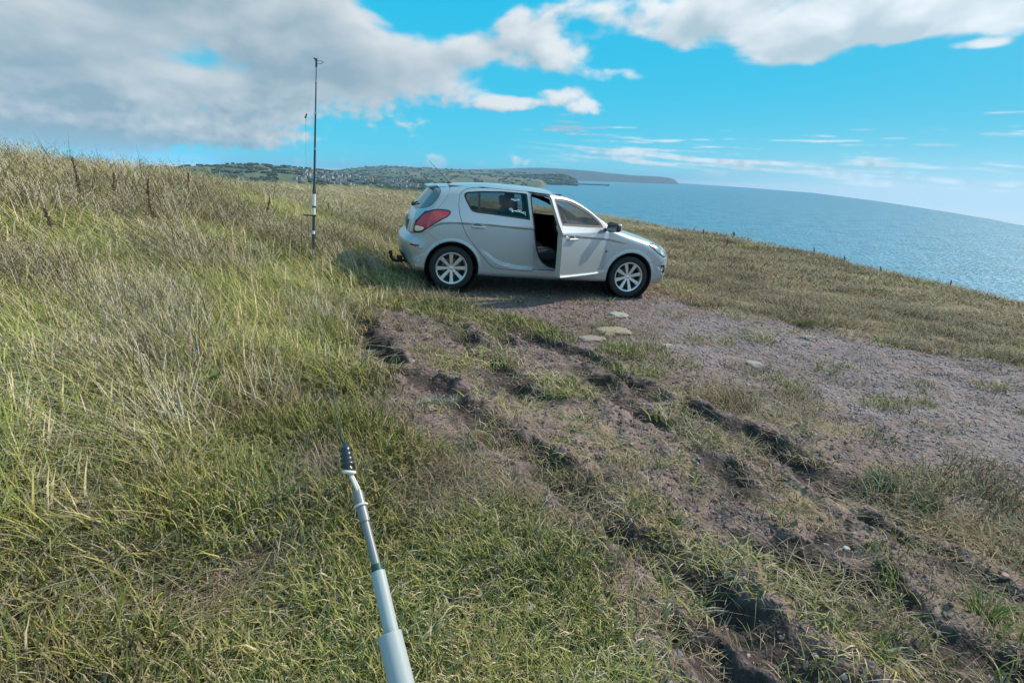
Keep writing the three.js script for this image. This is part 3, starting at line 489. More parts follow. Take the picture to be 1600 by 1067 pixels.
  // skin across the car: bumpers, bonnet, windscreen, roof, tailgate
  function strip(k0, k1, over = 1, lift = 0, zs = 22, narrow = 0) { // between outline keys k0..k1
    const pos = [], idx = [], a = Math.round(k0 * 5), b = Math.round(k1 * 5);
    for (let i = a; i <= b; i++) {
      const n = outline.length, p = outline[i % n], pv = outline[(i - 1 + n) % n], nx2 = outline[(i + 1) % n]; let tx = nx2[0] - pv[0], ty = nx2[1] - pv[1]; const l = Math.hypot(tx, ty); tx /= l; ty /= l;
      const W = base(p[0], p[1]) - p[3] + 0.0015 - narrow;
      for (let s = 0; s <= zs; s++) { const z = (s / zs * 2 - 1) * W, c = p[4] * (1 - (z / (W + narrow)) ** 2) + lift; pos.push(p[0] + ty * c, p[1] - tx * c, z); if (i < b && s < zs) { const q = (i - a) * (zs + 1) + s; idx.push(q, q + 1, q + zs + 1, q + 1, q + zs + 2, q + zs + 1); } }
    }
    return bufferGeo(pos, idx);
  }
  part('underside', strip(0, 5), M.dark, car);
  const fb = part('front_bumper', strip(5, 9.6), M.paint, car);
  part('lower_grille', strip(6.0, 7.4, 1, 0.003, 16, 0.12), M.black, fb);
  part('upper_grille', strip(9.0, 9.7, 1, 0.004, 16, 0.26), M.black, fb);
  part('bonnet', strip(9.6, 15.4), M.paint, car);
  part('cowl', strip(15.4, 16.2), M.black, car);
  part('windscreen', strip(16.2, 20.6), M.glass, car);
  part('roof', strip(20.6, 25), M.paint, car);
  part('roof_spoiler', strip(25, 26.4, 1, 0.004), M.paint, car);
  const spoil = part('spoiler_lip', new RoundedBoxGeometry(0.13, 0.028, 1.0, 3, 0.012).rotateZ(0.20).translate(-1.56, 1.352, 0), M.paint, car);
  const rg = part('rear_window', strip(26.4, 29.2), phys(0.20, 0.25, 0.27, 0.02, { transmission: 0.75, thickness: 0, ior: 1.5 }), car);
  part('wiper_arm', merge([tube([[-1.80, 1.075, 0.0], [-1.80, 1.085, 0.14], [-1.765, 1.125, 0.34]], 0.010, 12), new THREE.SphereGeometry(0.03, 12, 8).translate(-1.80, 1.075, 0)]), M.black, rg);
  part('tailgate', strip(29.2, 32), M.paint, car);
  part('tailgate_badge', new THREE.CylinderGeometry(0.045, 0.045, 0.012, 24).rotateZ(Math.PI / 2).translate(-1.875, 0.93, 0), M.chrome, car);
  part('plate_recess', new RoundedBoxGeometry(0.02, 0.15, 0.56, 2, 0.008).translate(-1.885, 0.80, 0), M.grey, car);
  part('rear_bumper', strip(32, 37.8), M.paint, car);
  part('bumper_valance', strip(35.6, 37.2, 1, 0.006, 16, 0.06), M.trim, car);
  // aerial on the roof
  const aer = part('aerial', rod([-1.30, 1.405, 0.02], [-1.60, 1.68, 0.02], 0.0042, 0.0028, 8), M.black, car);
  part('aerial_base', new THREE.SphereGeometry(0.028, 14, 8).scale(1.5, 0.8, 1).translate(-1.30, 1.40, 0.02), M.black, aer);
  // tow ball
  const tow = part('tow_bar', tube([[-1.80, 0.27, 0.0], [-1.94, 0.255, 0.0], [-2.04, 0.25, 0.0], [-2.085, 0.285, 0.0], [-2.10, 0.34, 0.0]], 0.022, 20, 10), M.rust, car);
  part('tow_ball', new THREE.SphereGeometry(0.028, 16, 12).translate(-2.105, 0.368, 0), M.rust, tow);
  part('tow_socket', merge([new THREE.BoxGeometry(0.03, 0.09, 0.06).translate(-1.95, 0.28, 0.05), new THREE.CylinderGeometry(0.028, 0.028, 0.06, 14).rotateZ(1.57).translate(-1.985, 0.31, 0.07), new THREE.BoxGeometry(0.10, 0.05, 0.5).translate(-1.84, 0.28, 0)]), M.rust, tow);
  // wheels
  const tyreProf = [[0.205, -0.085], [0.225, -0.098], [0.262, -0.102], [0.288, -0.094], [0.299, -0.078], [0.302, -0.05], [0.302, 0.05], [0.299, 0.078], [0.288, 0.094], [0.262, 0.102], [0.225, 0.098], [0.205, 0.085]];
  const tyreGeo = new THREE.LatheGeometry(tyreProf.map((p) => new THREE.Vector2(...p)), 64).rotateX(Math.PI / 2);
  const rimGeo = new THREE.LatheGeometry([[0.198, -0.08], [0.200, 0.06], [0.213, 0.086], [0.218, 0.094], [0.210, 0.098], [0.196, 0.090], [0.188, 0.070], [0.186, 0.02]].map((p) => new THREE.Vector2(...p)), 64).rotateX(Math.PI / 2);
  const spokeShape = new THREE.Shape([[-0.013, 0.04], [-0.024, 0.192], [0.024, 0.192], [0.013, 0.04]].map((p) => new THREE.Vector2(...p)));
  const spokeGeo = new THREE.ExtrudeGeometry(spokeShape, { depth: 0.018, bevelEnabled: true, bevelSize: 0.004, bevelThickness: 0.005, bevelSegments: 2 }).translate(0, 0, 0.058);
  { const p = spokeGeo.attributes.position; for (let i = 0; i < p.count; i++) p.setZ(i, p.getZ(i) - 0.016 * (1 - p.getY(i) / 0.192)); spokeGeo.computeVertexNormals(); }
  const hubGeo = merge([new THREE.CylinderGeometry(0.052, 0.058, 0.03, 28).rotateX(Math.PI / 2).translate(0, 0, 0.05), new THREE.SphereGeometry(0.03, 18, 8, 0, 6.2832, 0, 1.2).rotateX(Math.PI / 2).scale(1, 1, 0.5).translate(0, 0, 0.055)]);
  const backGeo = new THREE.CylinderGeometry(0.19, 0.19, 0.01, 40).rotateX(Math.PI / 2).translate(0, 0, -0.02), discGeo = new THREE.CylinderGeometry(0.125, 0.125, 0.02, 40).rotateX(Math.PI / 2).translate(0, 0, 0.0), nutGeo = new THREE.CylinderGeometry(0.0085, 0.0085, 0.02, 8).rotateX(Math.PI / 2);
  for (const side of [1, -1]) for (const [wx, spin] of [[-WHEEL, 0.05], [WHEEL, 0.28]]) {
    const w = new THREE.Group(); w.name = 'wheel'; w.position.set(wx, RT, side * 0.712); if (side < 0) w.rotation.y = Math.PI; car.add(w);
    part('tyre', tyreGeo, M.rubber, w); part('rim', rimGeo, M.alloy, w); part('hub_cap', hubGeo, M.alloy, w); part('wheel_back', backGeo, M.black, w); part('brake_disc', discGeo, M.disc, w);
    for (let k = 0; k < 8; k++) part('spoke', spokeGeo, M.alloy, w).rotation.z = k * Math.PI / 4 + spin;
    for (let k = 0; k < 4; k++) { const n = part('wheel_nut', nutGeo, M.black, w), a = k * Math.PI / 2 + spin + Math.PI / 8; n.position.set(Math.cos(a) * 0.072, Math.sin(a) * 0.072, 0.058); }
    const well = new THREE.CylinderGeometry(0.375, 0.375, 0.26, 40, 1, true, -0.25, Math.PI + 0.5).rotateX(Math.PI / 2).rotateZ(-Math.PI / 2 + Math.PI / 2);
    const wl = part('wheel_well', new THREE.LatheGeometry([[0.37, 0.09], [0.37, -0.19], [0.02, -0.19]].map((p) => new THREE.Vector2(...p)), 40).rotateX(Math.PI / 2), M.dark, car);
    wl.position.set(wx, RT + 0.012, side * 0.712); if (side < 0) wl.rotation.y = Math.PI; wl.scale.set(0.99, 0.99, 1);
    well.dispose();
  }
  // cabin
  const box = (x, y, z, w, h, d, r = 0.03, tilt = 0) => new RoundedBoxGeometry(w, h, d, 3, r).rotateZ(tilt).translate(x, y, z);
  part('floor', box(-0.1, 0.30, 0, 2.3, 0.04, 1.36, 0.01), M.dark, car);
  part('bulkhead', box(0.98, 0.58, 0, 0.03, 0.6, 1.34, 0.01), M.dark, car);
  const dash = part('dashboard', merge([box(0.72, 0.86, 0, 0.46, 0.22, 1.36, 0.08), box(0.62, 0.62, 0, 0.3, 0.35, 0.3, 0.05)]), M.dark, car);
  const wheelG = new THREE.TorusGeometry(0.185, 0.016, 10, 40).rotateY(Math.PI / 2).rotateZ(0.42).translate(0.36, 0.96, 0.36);
  const st = part('steering_wheel', wheelG, M.black, car);
  part('steering_column', merge([rod([0.37, 0.955, 0.36], [0.62, 0.84, 0.36], 0.045, 0.05), box(0.365, 0.957, 0.36, 0.04, 0.12, 0.13, 0.015, 0.42), rod([0.36, 0.96, 0.19], [0.36, 0.96, 0.53], 0.014)]), M.trim, st);
  for (const z of [0.36, -0.36]) {
    const seat = new THREE.Group(); seat.name = 'front_seat'; car.add(seat);
    part('cushion', box(-0.02, 0.50, z, 0.52, 0.17, 0.50, 0.06, 0.12), M.cloth, seat); part('backrest', box(-0.30, 0.82, z, 0.15, 0.62, 0.48, 0.06, 0.22), M.cloth, seat);
    part('headrest', box(-0.42, 1.20, z, 0.09, 0.17, 0.25, 0.04, 0.2), M.cloth, seat); part('headrest_stalk', merge([-0.05, 0.05].map((o) => rod([-0.37, 1.05, z + o], [-0.42, 1.18, z + o], 0.007))), M.disc, seat);
    part('seat_base', box(-0.02, 0.37, z, 0.4, 0.12, 0.42, 0.02), M.black, seat);
  }
  const bench = new THREE.Group(); bench.name = 'rear_seat'; car.add(bench);
  part('cushion', box(-0.82, 0.52, 0, 0.5, 0.18, 1.2, 0.06, 0.1), M.cloth, bench); part('backrest', box(-1.12, 0.80, 0, 0.14, 0.55, 1.2, 0.05, 0.25), M.cloth, bench);
  for (const z of [0.36, -0.36]) part('headrest', box(-1.20, 1.10, z, 0.08, 0.11, 0.24, 0.035, 0.2), M.cloth, bench);
  part('parcel_shelf', box(-1.48, 0.98, 0, 0.5, 0.02, 1.1, 0.008), M.dark, car);
  part('roof_lining', box(-0.55, 1.375, 0, 1.6, 0.02, 1.0, 0.008), M.grey, car);
  for (const z of [1, -1]) part('pillar_lining', cut([(x, y) => Math.min(x + 0.33 + (y - 1.0) * 0.1, -0.20 - x - (y - 1.0) * 0.1, y - 0.4, 1.37 - y)], 0.09, z), M.dark, car);
  part('interior_mirror', box(0.30, 1.28, 0, 0.03, 0.06, 0.2, 0.012), M.black, car);
  { // white scrawl stuck inside the rear door glass
    const at = (x, y) => [x, y, width(x, y) - 0.014], w = [];
    const px = (a, b) => { const t = a / 1300, x = -1.2 + (a / 1300) * 0.957; return [x, 1.385 - (b / 862) * 0.51 + 0.0 * t]; };
    for (const l of [[[915, 205], [960, 215], [1000, 232], [1040, 214], [1085, 205]], [[920, 200], [1000, 200], [1080, 198]], [[880, 430], [905, 405], [940, 415], [935, 470], [965, 455], [1000, 450], [1040, 440], [1065, 415], [1070, 465]], [[1070, 465], [1100, 425], [1120, 475], [1160, 462], [1195, 465], [1190, 500], [1195, 540]], [[895, 440], [950, 450], [1010, 460], [1090, 470], [1150, 490], [1185, 505]], [[930, 475], [960, 480]]]) w.push(tube(l.map(([a, b]) => at(...px(a, b))), 0.0055, 24, 5));
    part('window_sticker', merge(w), M.white, car);
  }
  top('hatchback_car', car, 'silver five-door hatchback parked on the earth with its driver door open', 'car');
}
console.log('car done');

// ---------------------------------------------------------------- mast, prop pole and aerial wire
{
  const mast = new THREE.Group(), B = [-2.526, groundH(-2.526, -6.70) - 0.03, -6.70]; mast.position.set(...B);
  const L = (p) => [p[0] - B[0], p[1] - B[1], p[2] - B[2]], at = (y) => { const t = (y - 0.217) / (2.823 - 0.217); return L([lerp(-2.526, -2.378, t), y, lerp(-6.70, -6.95, t)]); };
  const carbon = phys(0.022, 0.026, 0.030, 0.35, { clearcoat: 0.4 }), white = std(0.74, 0.74, 0.72, 0.5), alu = std(0.3, 0.31, 0.32, 0.4, { metalness: 0.7 });
  part('ground_stake', rod([0, -0.15, 0], at(0.72), 0.006, 0.006), std(0.34, 0.29, 0.22, 0.8), mast);
  part('lower_tube', rod(at(0.66), at(1.06), 0.017, 0.016), carbon, mast);
  part('white_tape', rod(at(0.84), at(0.88), 0.0185), white, mast);
  part('white_sleeve', rod(at(1.075), at(1.315), 0.021, 0.020), white, mast);
  part('sleeve_clip', rod(at(1.155), at(1.175), 0.024), carbon, mast);
  part('collar', rod(at(1.315), at(1.43), 0.020, 0.014), carbon, mast);
  let y = 1.43, r = 0.0135; for (const y2 of [1.85, 2.25, 2.6, 2.80]) { part('pole_section', rod(at(y), at(y2), r, r - 0.001), carbon, mast); part('section_ferrule', rod(at(y2 - 0.03), at(y2), r + 0.0015), alu, mast); y = y2; r -= 0.0026; }
  part('top_clamp', merge([rod(at(2.74), at(2.83), 0.013, 0.011), rod(at(2.80), [at(2.82)[0] - 0.03, at(2.82)[1] + 0.015, at(2.82)[2]], 0.007)]), carbon, mast);
  const c = at(2.79); part('top_loop', tube([[c[0], c[1] + 0.012, c[2]], [c[0] + 0.05, c[1] + 0.012, c[2]], [c[0] + 0.085, c[1] + 0.004, c[2]], [c[0] + 0.05, c[1] - 0.016, c[2]], [c[0], c[1] - 0.016, c[2]]], 0.0028, 24, 5), carbon, mast);
  const q = at(1.06); part('cross_arm', rod([q[0] - 0.125, q[1] + 0.004, q[2]], [q[0] + 0.03, q[1], q[2]], 0.0075, 0.0095), carbon, mast);
  for (const [dx, dz, a] of [[-0.13, 0.05, 0.30], [-0.05, 0.25, 0.25], [0.09, 0.12, 0.35]]) part('guy_cord', rod([q[0] + dx * 0.5, q[1], q[2]], [q[0] + dx * 1.3, q[1] - 0.62 - a * 0.2, q[2] + dz], 0.0018), std(0.28, 0.24, 0.17, 0.9), mast);
  top('aerial_mast', mast, 'slim dark telescopic mast with a white sleeve standing in the tall grass', 'mast');
}
{
  const d = new THREE.Vector3(-0.4026, 0.5887, -0.7010).normalize(), foot = new THREE.Vector3(-0.1455, 0.8646, -0.6471).addScaledVector(d, -1.50), pole = new THREE.Group();
  foot.y = groundH(foot.x, foot.z) - 0.10; pole.position.copy(foot);
  const P = (x, y, z) => [x - foot.x, y - foot.y, z - foot.z];
  const pvc = phys(0.36, 0.39, 0.40, 0.4, { specularIntensity: 0.7 }), grey = std(0.20, 0.205, 0.215, 0.42, { metalness: 0.15 }), rope = std(0.62, 0.58, 0.52, 0.9), green = std(0.004, 0.055, 0.042, 0.5);
  const coup = P(-0.1832, 0.8998, -0.7049), top1 = P(-0.217, 0.9604, -0.7758), rodTop = P(-0.2749, 1.0538, -0.8724), o = [0, 0, 0];
  const hollow = (a, b, ro, ri) => { const A = new THREE.Vector3(...a), D = new THREE.Vector3(...b).sub(A), n = D.length(), g = new THREE.LatheGeometry([[ri, n - 0.05], [ri, n - 0.0012], [ri + 0.0012, n], [ro - 0.0012, n], [ro, n - 0.0012], [ro, 0]].map((p) => new THREE.Vector2(...p)), 40); g.applyQuaternion(new THREE.Quaternion().setFromUnitVectors(new THREE.Vector3(0, 1, 0), D.normalize())); return g.translate(...a); };
  part('outer_tube', hollow(o, coup, 0.0195, 0.0168), pvc, pole);
  part('inner_tube', hollow([coup[0] * 0.9, coup[1] * 0.9, coup[2] * 0.9], top1, 0.0122, 0.0096), pvc, pole);
  const tip = new THREE.Vector3(...top1), dir = new THREE.Vector3(...rodTop).sub(tip).normalize(), off = (t) => tip.clone().addScaledVector(dir, t).toArray();
  part('green_tape', rod(off(-0.004), off(0.012), 0.0098, 0.0094, 24), green, pole);
  part('grey_rod', rod(off(-0.03), off(0.095), 0.0074, 0.0074, 24), grey, pole);
  const len = new THREE.Vector3(...rodTop).distanceTo(tip);
  part('slotted_end', hollow(off(0.088), off(len), 0.0094, 0.0062), grey, pole);
  const band = new THREE.TorusGeometry(0.0112, 0.0022, 8, 28); band.applyQuaternion(new THREE.Quaternion().setFromUnitVectors(new THREE.Vector3(0, 0, 1), dir)); band.translate(...off(len - 0.028));
  part('rope_band', band, rope, pole);
  top('prop_pole', pole, 'white plastic tube with a grey rod end rising from the bottom edge', 'pole');
  const W = new THREE.Group(), rp = [-0.2972, 1.0764, -0.9002], it = [-0.3165, 1.1109, -0.9422], rt = [-0.2749, 1.0538, -0.8724]; W.position.set(...rp); const w = (p) => [p[0] - rp[0], p[1] - rp[1], p[2] - rp[2]];
  part('rope_tail', merge([tube([w([rt[0] + 0.002, rt[1] - 0.012, rt[2] + 0.010]), w(rt), w([-0.286, 1.066, -0.887]), [0, 0, 0]], 0.0034, 16, 8), tube([w([rt[0] + 0.006, rt[1] - 0.012, rt[2] + 0.010]), w([rt[0] + 0.004, rt[1], rt[2]]), w([-0.283, 1.066, -0.888]), [0.002, 0.001, 0]], 0.0028, 16, 8)]), rope, W);
  { const k = new THREE.TorusGeometry(0.010, 0.0034, 8, 24); k.rotateX(1.0); part('rope_knot', k, rope, W); }
  const I = new THREE.Vector3(...w(it)), n = I.length(), prof = [[0, -0.004], [0.008, -0.002], [0.0105, 0.004], [0.008, 0.009]];
  for (let k = 0; k < 4; k++) { const y = 0.010 + k * (n - 0.016) / 4, e = (n - 0.016) / 4; prof.push([0.0105 - k * 0.0006, y], [0.0138 - k * 0.0010, y + e * 0.45], [0.0102 - k * 0.0006, y + e * 0.95]); } prof.push([0.005, n - 0.003], [0.0028, n + 0.006], [0, n + 0.006]);
  const ig = new THREE.LatheGeometry(prof.map((p) => new THREE.Vector2(...p)), 32); ig.applyQuaternion(new THREE.Quaternion().setFromUnitVectors(new THREE.Vector3(0, 1, 0), I.clone().normalize()));
  part('insulator', ig, phys(0.012, 0.013, 0.018, 0.32, { clearcoat: 0.5 }), W);
  const wp = [it, [-0.328, 1.114, -0.966], [-0.362, 1.1137, -1.0476], [-0.54, 1.0854, -1.5096], [-0.9382, 1.0711, -2.5511], [-1.593, 1.2271, -4.2724], [-2.1843, 1.6614, -5.8698], [-2.5233, 2.1994, -6.8714]].map(w);
  part('wire', tube(wp, 0.0010, 160, 5), std(0.06, 0.07, 0.075, 0.5), W);
  part('wire_tail', tube([w(it), w([-0.326, 1.118, -0.955]), w([-0.337, 1.122, -0.985]), w([-0.352, 1.116, -1.02])], 0.0026, 12, 6), std(0.02, 0.035, 0.035, 0.6), W);
  part('upper_insulator', rod(w([-2.526, 2.175, -6.866]), w([-2.512, 2.225, -6.885]), 0.011, 0.007, 10), std(0.03, 0.03, 0.03, 0.5), W);
  part('halyard', tube([w([-2.512, 2.225, -6.885]), w([-2.45, 2.5, -6.92]), w([-2.385, 2.80, -6.95])], 0.0007, 16, 4), std(0.3, 0.32, 0.33, 0.6), W);
  top('aerial_wire', W, 'thin dark wire with ribbed black insulator running from the pole to the mast', 'wire');
}
// ---------------------------------------------------------------- stones
function stoneGeo(seed, w, h, d, detail = 2) {
  const g = new THREE.IcosahedronGeometry(1, detail), p = g.attributes.position;
  for (let i = 0; i < p.count; i++) { const x = p.getX(i), y = p.getY(i), z = p.getZ(i), k = 1 + 0.30 * noise(x * 1.5 + seed * 3.1, y * 1.5 + z * 1.2 + seed) + 0.1 * noise(x * 4 + seed, z * 4 + y * 3); p.setXYZ(i, clamp(x * k, -0.92, 0.92) * w, clamp(y * k, -0.6, 0.62) * h, clamp(z * k, -0.95, 0.95) * d); }
  g.computeVertexNormals(); return g;
}
for (const [x, z, w, h, d, turn, rgb, label] of [
  [1.14, -5.94, 0.20, 0.05, 0.16, 0.2, [0.34, 0.30, 0.23], 'broad flat tan stone on the earth in front of the car'],
  [1.37, -6.82, 0.13, 0.035, 0.12, 0.5, [0.40, 0.41, 0.42], 'flat pale grey stone between the tan slab and the front wheel'],
  [1.64, -5.50, 0.07, 0.04, 0.06, 0.9, [0.36, 0.33, 0.31], 'small light stone just right of the broad tan slab'],
  [3.64, -6.41, 0.10, 0.05, 0.09, 0.3, [0.32, 0.30, 0.29], 'grey stone on the gravel by the edge of the dry turf'],
  [0.86, -5.55, 0.16, 0.04, 0.11, 0.1, [0.33, 0.28, 0.27], 'pinkish flat stone sunk in the earth left of the tan slab'],
  [2.45, -5.2, 0.09, 0.04, 0.08, 0.6, [0.34, 0.33, 0.35], 'angular grey stone in the middle of the gravel'],
  [0.10, -1.74, 0.035, 0.05, 0.03, 0.4, [0.36, 0.34, 0.33], 'small upright pale stone in a hollow of the foreground turf'],
  [0.04, -1.77, 0.02, 0.03, 0.02, 0.4, [0.36, 0.32, 0.29], 'little pale pebble beside the upright stone in the turf'],
  [1.72, -2.33, 0.018, 0.016, 0.016, 0.4, [0.55, 0.53, 0.52], 'tiny white pebble in the rut at lower right'],
  [2.35, -2.14, 0.02, 0.018, 0.016, 0.4, [0.50, 0.36, 0.32], 'tiny pink pebble near the right end of the ruts'],
]) { const m = shadows(new THREE.Mesh(stoneGeo(x * 7 + z, w, h, d), std(rgb[0] * 0.85, rgb[1] * 0.76, rgb[2] * 0.68, 0.95))); m.position.set(x, groundH(x, z) + h * 0.22, z); m.rotation.y = turn; top('stone', m, label, 'stone'); }
// ---------------------------------------------------------------- fence posts on the cliff edge
for (const [x, z, h, w, tilt, label] of [[7.26, -21.4, 0.28, 0.026, 0.05, 'tiny brown post on the cliff edge left of the stubby grey one'], [7.02, -18.3, 0.28, 0.022, -0.06, 'thin brown post on the dry slope short of the cliff edge'], [9.06, -23.0, 0.28, 0.05, 0.0, 'stubby grey post standing against the sea'], [11.3, -14.0, 0.2, 0.02, 0.04, 'lone tiny post on the cliff edge nearest the right side']]) {
  const m = shadows(new THREE.Mesh(merge([new RoundedBoxGeometry(w * 1.6, h + 0.3, w * 1.4, 2, w * 0.2).translate(0, h / 2 - 0.15, 0), new THREE.ConeGeometry(w * 0.9, 0.05, 4).rotateY(0.785).translate(0, h + 0.02, 0)]), std(0.12, 0.10, 0.085, 0.95)));
  m.position.set(x, groundH(x, z), z); m.rotation.z = tilt; top('fence_post', m, label, 'post', 'posts along the cliff edge');
}
// ---------------------------------------------------------------- dock plants with dark seed spikes
{
  const r = rng(21), stemM = std(0.12, 0.08, 0.05, 0.9), seedM = std(0.12, 0.07, 0.045, 0.95);
  const list = [[-5.09, -6.52, 0.98, 'tallest dark dock spike leaning at the far left of the bank'], [-4.36, -5.18, 0.66, 'broad brown dock spike lowest on the left bank'], [-5.17, -7.15, 0.72, 'short dock spike just right of the tallest one on the bank'], [-4.51, -6.79, 0.86, 'dark dock spike in the middle of the left bank'], [-4.91, -8.33, 0.85, 'leaning dock spike below the left end of the hill'], [-4.88, -8.67, 0.66, 'small dock spike right of the leaning one under the hill'], [-4.05, -8.93, 0.74, 'upright dock spike left of the mast'], [-4.07, -9.87, 0.50, 'short dock spike just left of the mast foot'], [-3.83, -11.42, 0.62, 'thin leaning dock spike just right of the mast'], [-3.77, -12.44, 0.55, 'dock spike between mast and car, left of two'], [-3.73, -13.9, 0.58, 'dock spike between mast and car, right of two'], [10.35, -19.0, 0.32, 'dark dead stalk on the cliff edge, leftmost of the row over the sea'], [10.62, -17.6, 0.32, 'dead stalk in the middle of the cliff-edge row'], [10.85, -16.1, 0.30, 'dark dead stalk on the cliff edge, rightmost of the row over the sea']];
  for (const [x, z, hh, label] of list) { const h = hh * 0.84;
    const g = new THREE.Group(); g.position.set(x, groundH(x, z) - (x < 0 ? 0.10 : 0), z); const bend = (r() - 0.5) * 0.10, lean = (r() - 0.6) * 0.4, lz = (r() - 0.5) * 0.15, c = (t) => [lean * h * t * t + bend * h * Math.sin(t * 5), h * t, lz * h * t * t];
    part('stem', tube([0, 0.35, 0.7, 1].map(c), 0.006, 12, 6), stemM, g);
    const bits = []; for (let k = 0; k < 90; k++) { const t = 0.46 + 0.54 * (Math.floor(k / 6) / 15) + r() * 0.03, q = c(t), a = r() * 6.28, R = 0.032 * (1.22 - t) * r() * (0.5 + 0.8 * Math.abs(Math.sin(t * 37))) + 0.002, s = 0.004 + r() * 0.006; bits.push(new THREE.IcosahedronGeometry(s, 0).scale(1, 1.5, 1).translate(q[0] + Math.cos(a) * R, q[1] + (r() - 0.5) * 0.02, q[2] + Math.sin(a) * R)); }
    part('seed_spike', merge(bits), seedM, g);
    top('dock_plant', g, label, 'plant', 'dock plants in the tall grass');
  }
}
// ---------------------------------------------------------------- rush tufts, broad-leaved weed, frayed clump
function bladeFan(n, h, spread, w, seed, rgbs, lean = [0, 0]) {
  const r = rng(seed), pos = [], col = [];
  for (let b = 0; b < n; b++) {
    const a = r() * 6.283, rr = Math.sqrt(r()) * spread * 0.35, x0 = Math.cos(a) * rr, z0 = Math.sin(a) * rr, H = h * (0.55 + 0.45 * r()), out = (0.25 + r() * 0.75) * spread, lx = Math.cos(a) * out + lean[0] * H, lz = Math.sin(a) * out + lean[1] * H, f = r() * 3.1416, wx = Math.cos(f) * w / 2, wz = Math.sin(f) * w / 2, droop = r() * 0.35, c = rgbs[Math.floor(r() * rgbs.length)], v = 0.8 + r() * 0.4;
    const P = [0, 0.3, 0.62, 1].map((t) => [x0 + lx * t * t, H * (t - droop * t * t * t), z0 + lz * t * t, (1 - t * t * 0.92)]);
    for (let k = 0; k < 3; k++) { const p = P[k], q = P[k + 1], A = [p[0] - wx * p[3], p[1], p[2] - wz * p[3]], B = [p[0] + wx * p[3], p[1], p[2] + wz * p[3]], C = [q[0] + wx * q[3], q[1], q[2] + wz * q[3]], D = [q[0] - wx * q[3], q[1], q[2] - wz * q[3]]; pos.push(...A, ...B, ...C, ...A, ...C, ...D); for (let i = 0; i < 6; i++) col.push(c[0] * v, c[1] * v, c[2] * v); }
  }
  return bufferGeo(pos, null, col);
}
const leafM = new THREE.MeshPhysicalMaterial({ vertexColors: true, roughness: 0.8, transmission: 0.3, thickness: 0, specularIntensity: 0.3 });
for (const [x, z, n, h, s, w, rgbs, label] of [
  [2.28, -2.92, 260, 0.13, 0.13, 0.004, [[0.06, 0.10, 0.045], [0.08, 0.13, 0.05], [0.05, 0.085, 0.045]], 'dark green grass tuft standing alone on the earth right of the ruts'],
  [2.42, -2.74, 220, 0.11, 0.12, 0.004, [[0.06, 0.10, 0.045], [0.10, 0.13, 0.06], [0.05, 0.085, 0.045]], 'dark green tuft on the near side of the lone tuft right of the ruts'],
  [2.06, -1.90, 60, 0.18, 0.14, 0.007, [[0.17, 0.24, 0.06], [0.12, 0.20, 0.05], [0.26, 0.27, 0.09]], 'bright green long-bladed tuft at the lower right'],
  [0.62, -1.70, 26, 0.20, 0.20, 0.008, [[0.28, 0.29, 0.12], [0.36, 0.34, 0.20], [0.22, 0.25, 0.10]], 'spidery pale tuft hanging over the rut at bottom centre'],
  [3.6, -4.4, 120, 0.08, 0.14, 0.004, [[0.30, 0.26, 0.14], [0.22, 0.22, 0.10]], 'low dry tuft on the gravel at right'],
  [4.0, -7.2, 240, 0.13, 0.24, 0.006, [[0.16, 0.18, 0.07], [0.24, 0.22, 0.10]], 'olive tuft at the upper border of the gravel'],
  [-1.05, -2.2, 40, 0.26, 0.16, 0.009, [[0.20, 0.27, 0.06], [0.15, 0.22, 0.05]], 'bright green broad-bladed tuft left of the wire insulator'],
]) { const m = shadows(new THREE.Mesh(bladeFan(n, h, s, w, Math.round(n + x * 100), rgbs), leafM)); m.position.set(x, groundH(x, z) - 0.01, z); top('grass_tuft', m, label, 'tuft', 'tufts standing apart'); }
{
  const m = shadows(new THREE.Mesh(merge([[0, 0, 1], [0.09, 0.03, 2], [-0.08, 0.04, 3], [0.03, -0.05, 4], [0.15, -0.01, 5]].map(([dx, dz, k]) => bladeFan(26, 0.03, 0.075, 0.006, 44 + k, [[0.30, 0.36, 0.28], [0.24, 0.31, 0.25], [0.38, 0.40, 0.34]]).translate(dx, 0, dz))), leafM)); m.position.set(-0.55, groundH(-0.55, -3.56) + 0.005, -3.56); top('frayed_clump', m, 'pale green frayed clump lying on the mud patch', 'litter');
  const weed = new THREE.Group(), wx = -1.84, wz = -3.14; weed.position.set(wx, groundH(wx, wz) + 0.16, wz); const s = new THREE.Shape(); s.moveTo(0, 0); s.bezierCurveTo(0.05, 0.01, 0.06, 0.06, 0.0, 0.11); s.bezierCurveTo(-0.06, 0.06, -0.05, 0.01, 0, 0);
  const lm = phys(0.22, 0.27, 0.09, 0.6, { transmission: 0.3, thickness: 0 }); for (const [a, t, k] of [[0.2, 0.5, 1], [1.9, 0.7, 0.8], [3.4, 0.4, 0.9], [5.0, 0.9, 0.7], [4.2, 0.2, 0.6]]) { const g = new THREE.ShapeGeometry(s, 8); const p = g.attributes.position; for (let i = 0; i < p.count; i++) p.setZ(i, Math.abs(p.getX(i)) * 0.4 + p.getY(i) ** 2 * -2); g.computeVertexNormals(); g.rotateX(-t); g.rotateY(a); g.scale(k * 0.7, k * 0.7, k * 0.7); part('leaf', g, lm, weed); }
  part('stalk', rod([0, -0.17, 0], [0, 0.0, 0], 0.004), std(0.15, 0.17, 0.06), weed);
  top('leafy_weed', weed, 'small broad-leaved green weed in the grass left of the wire', 'plant');
}
console.log('small done');

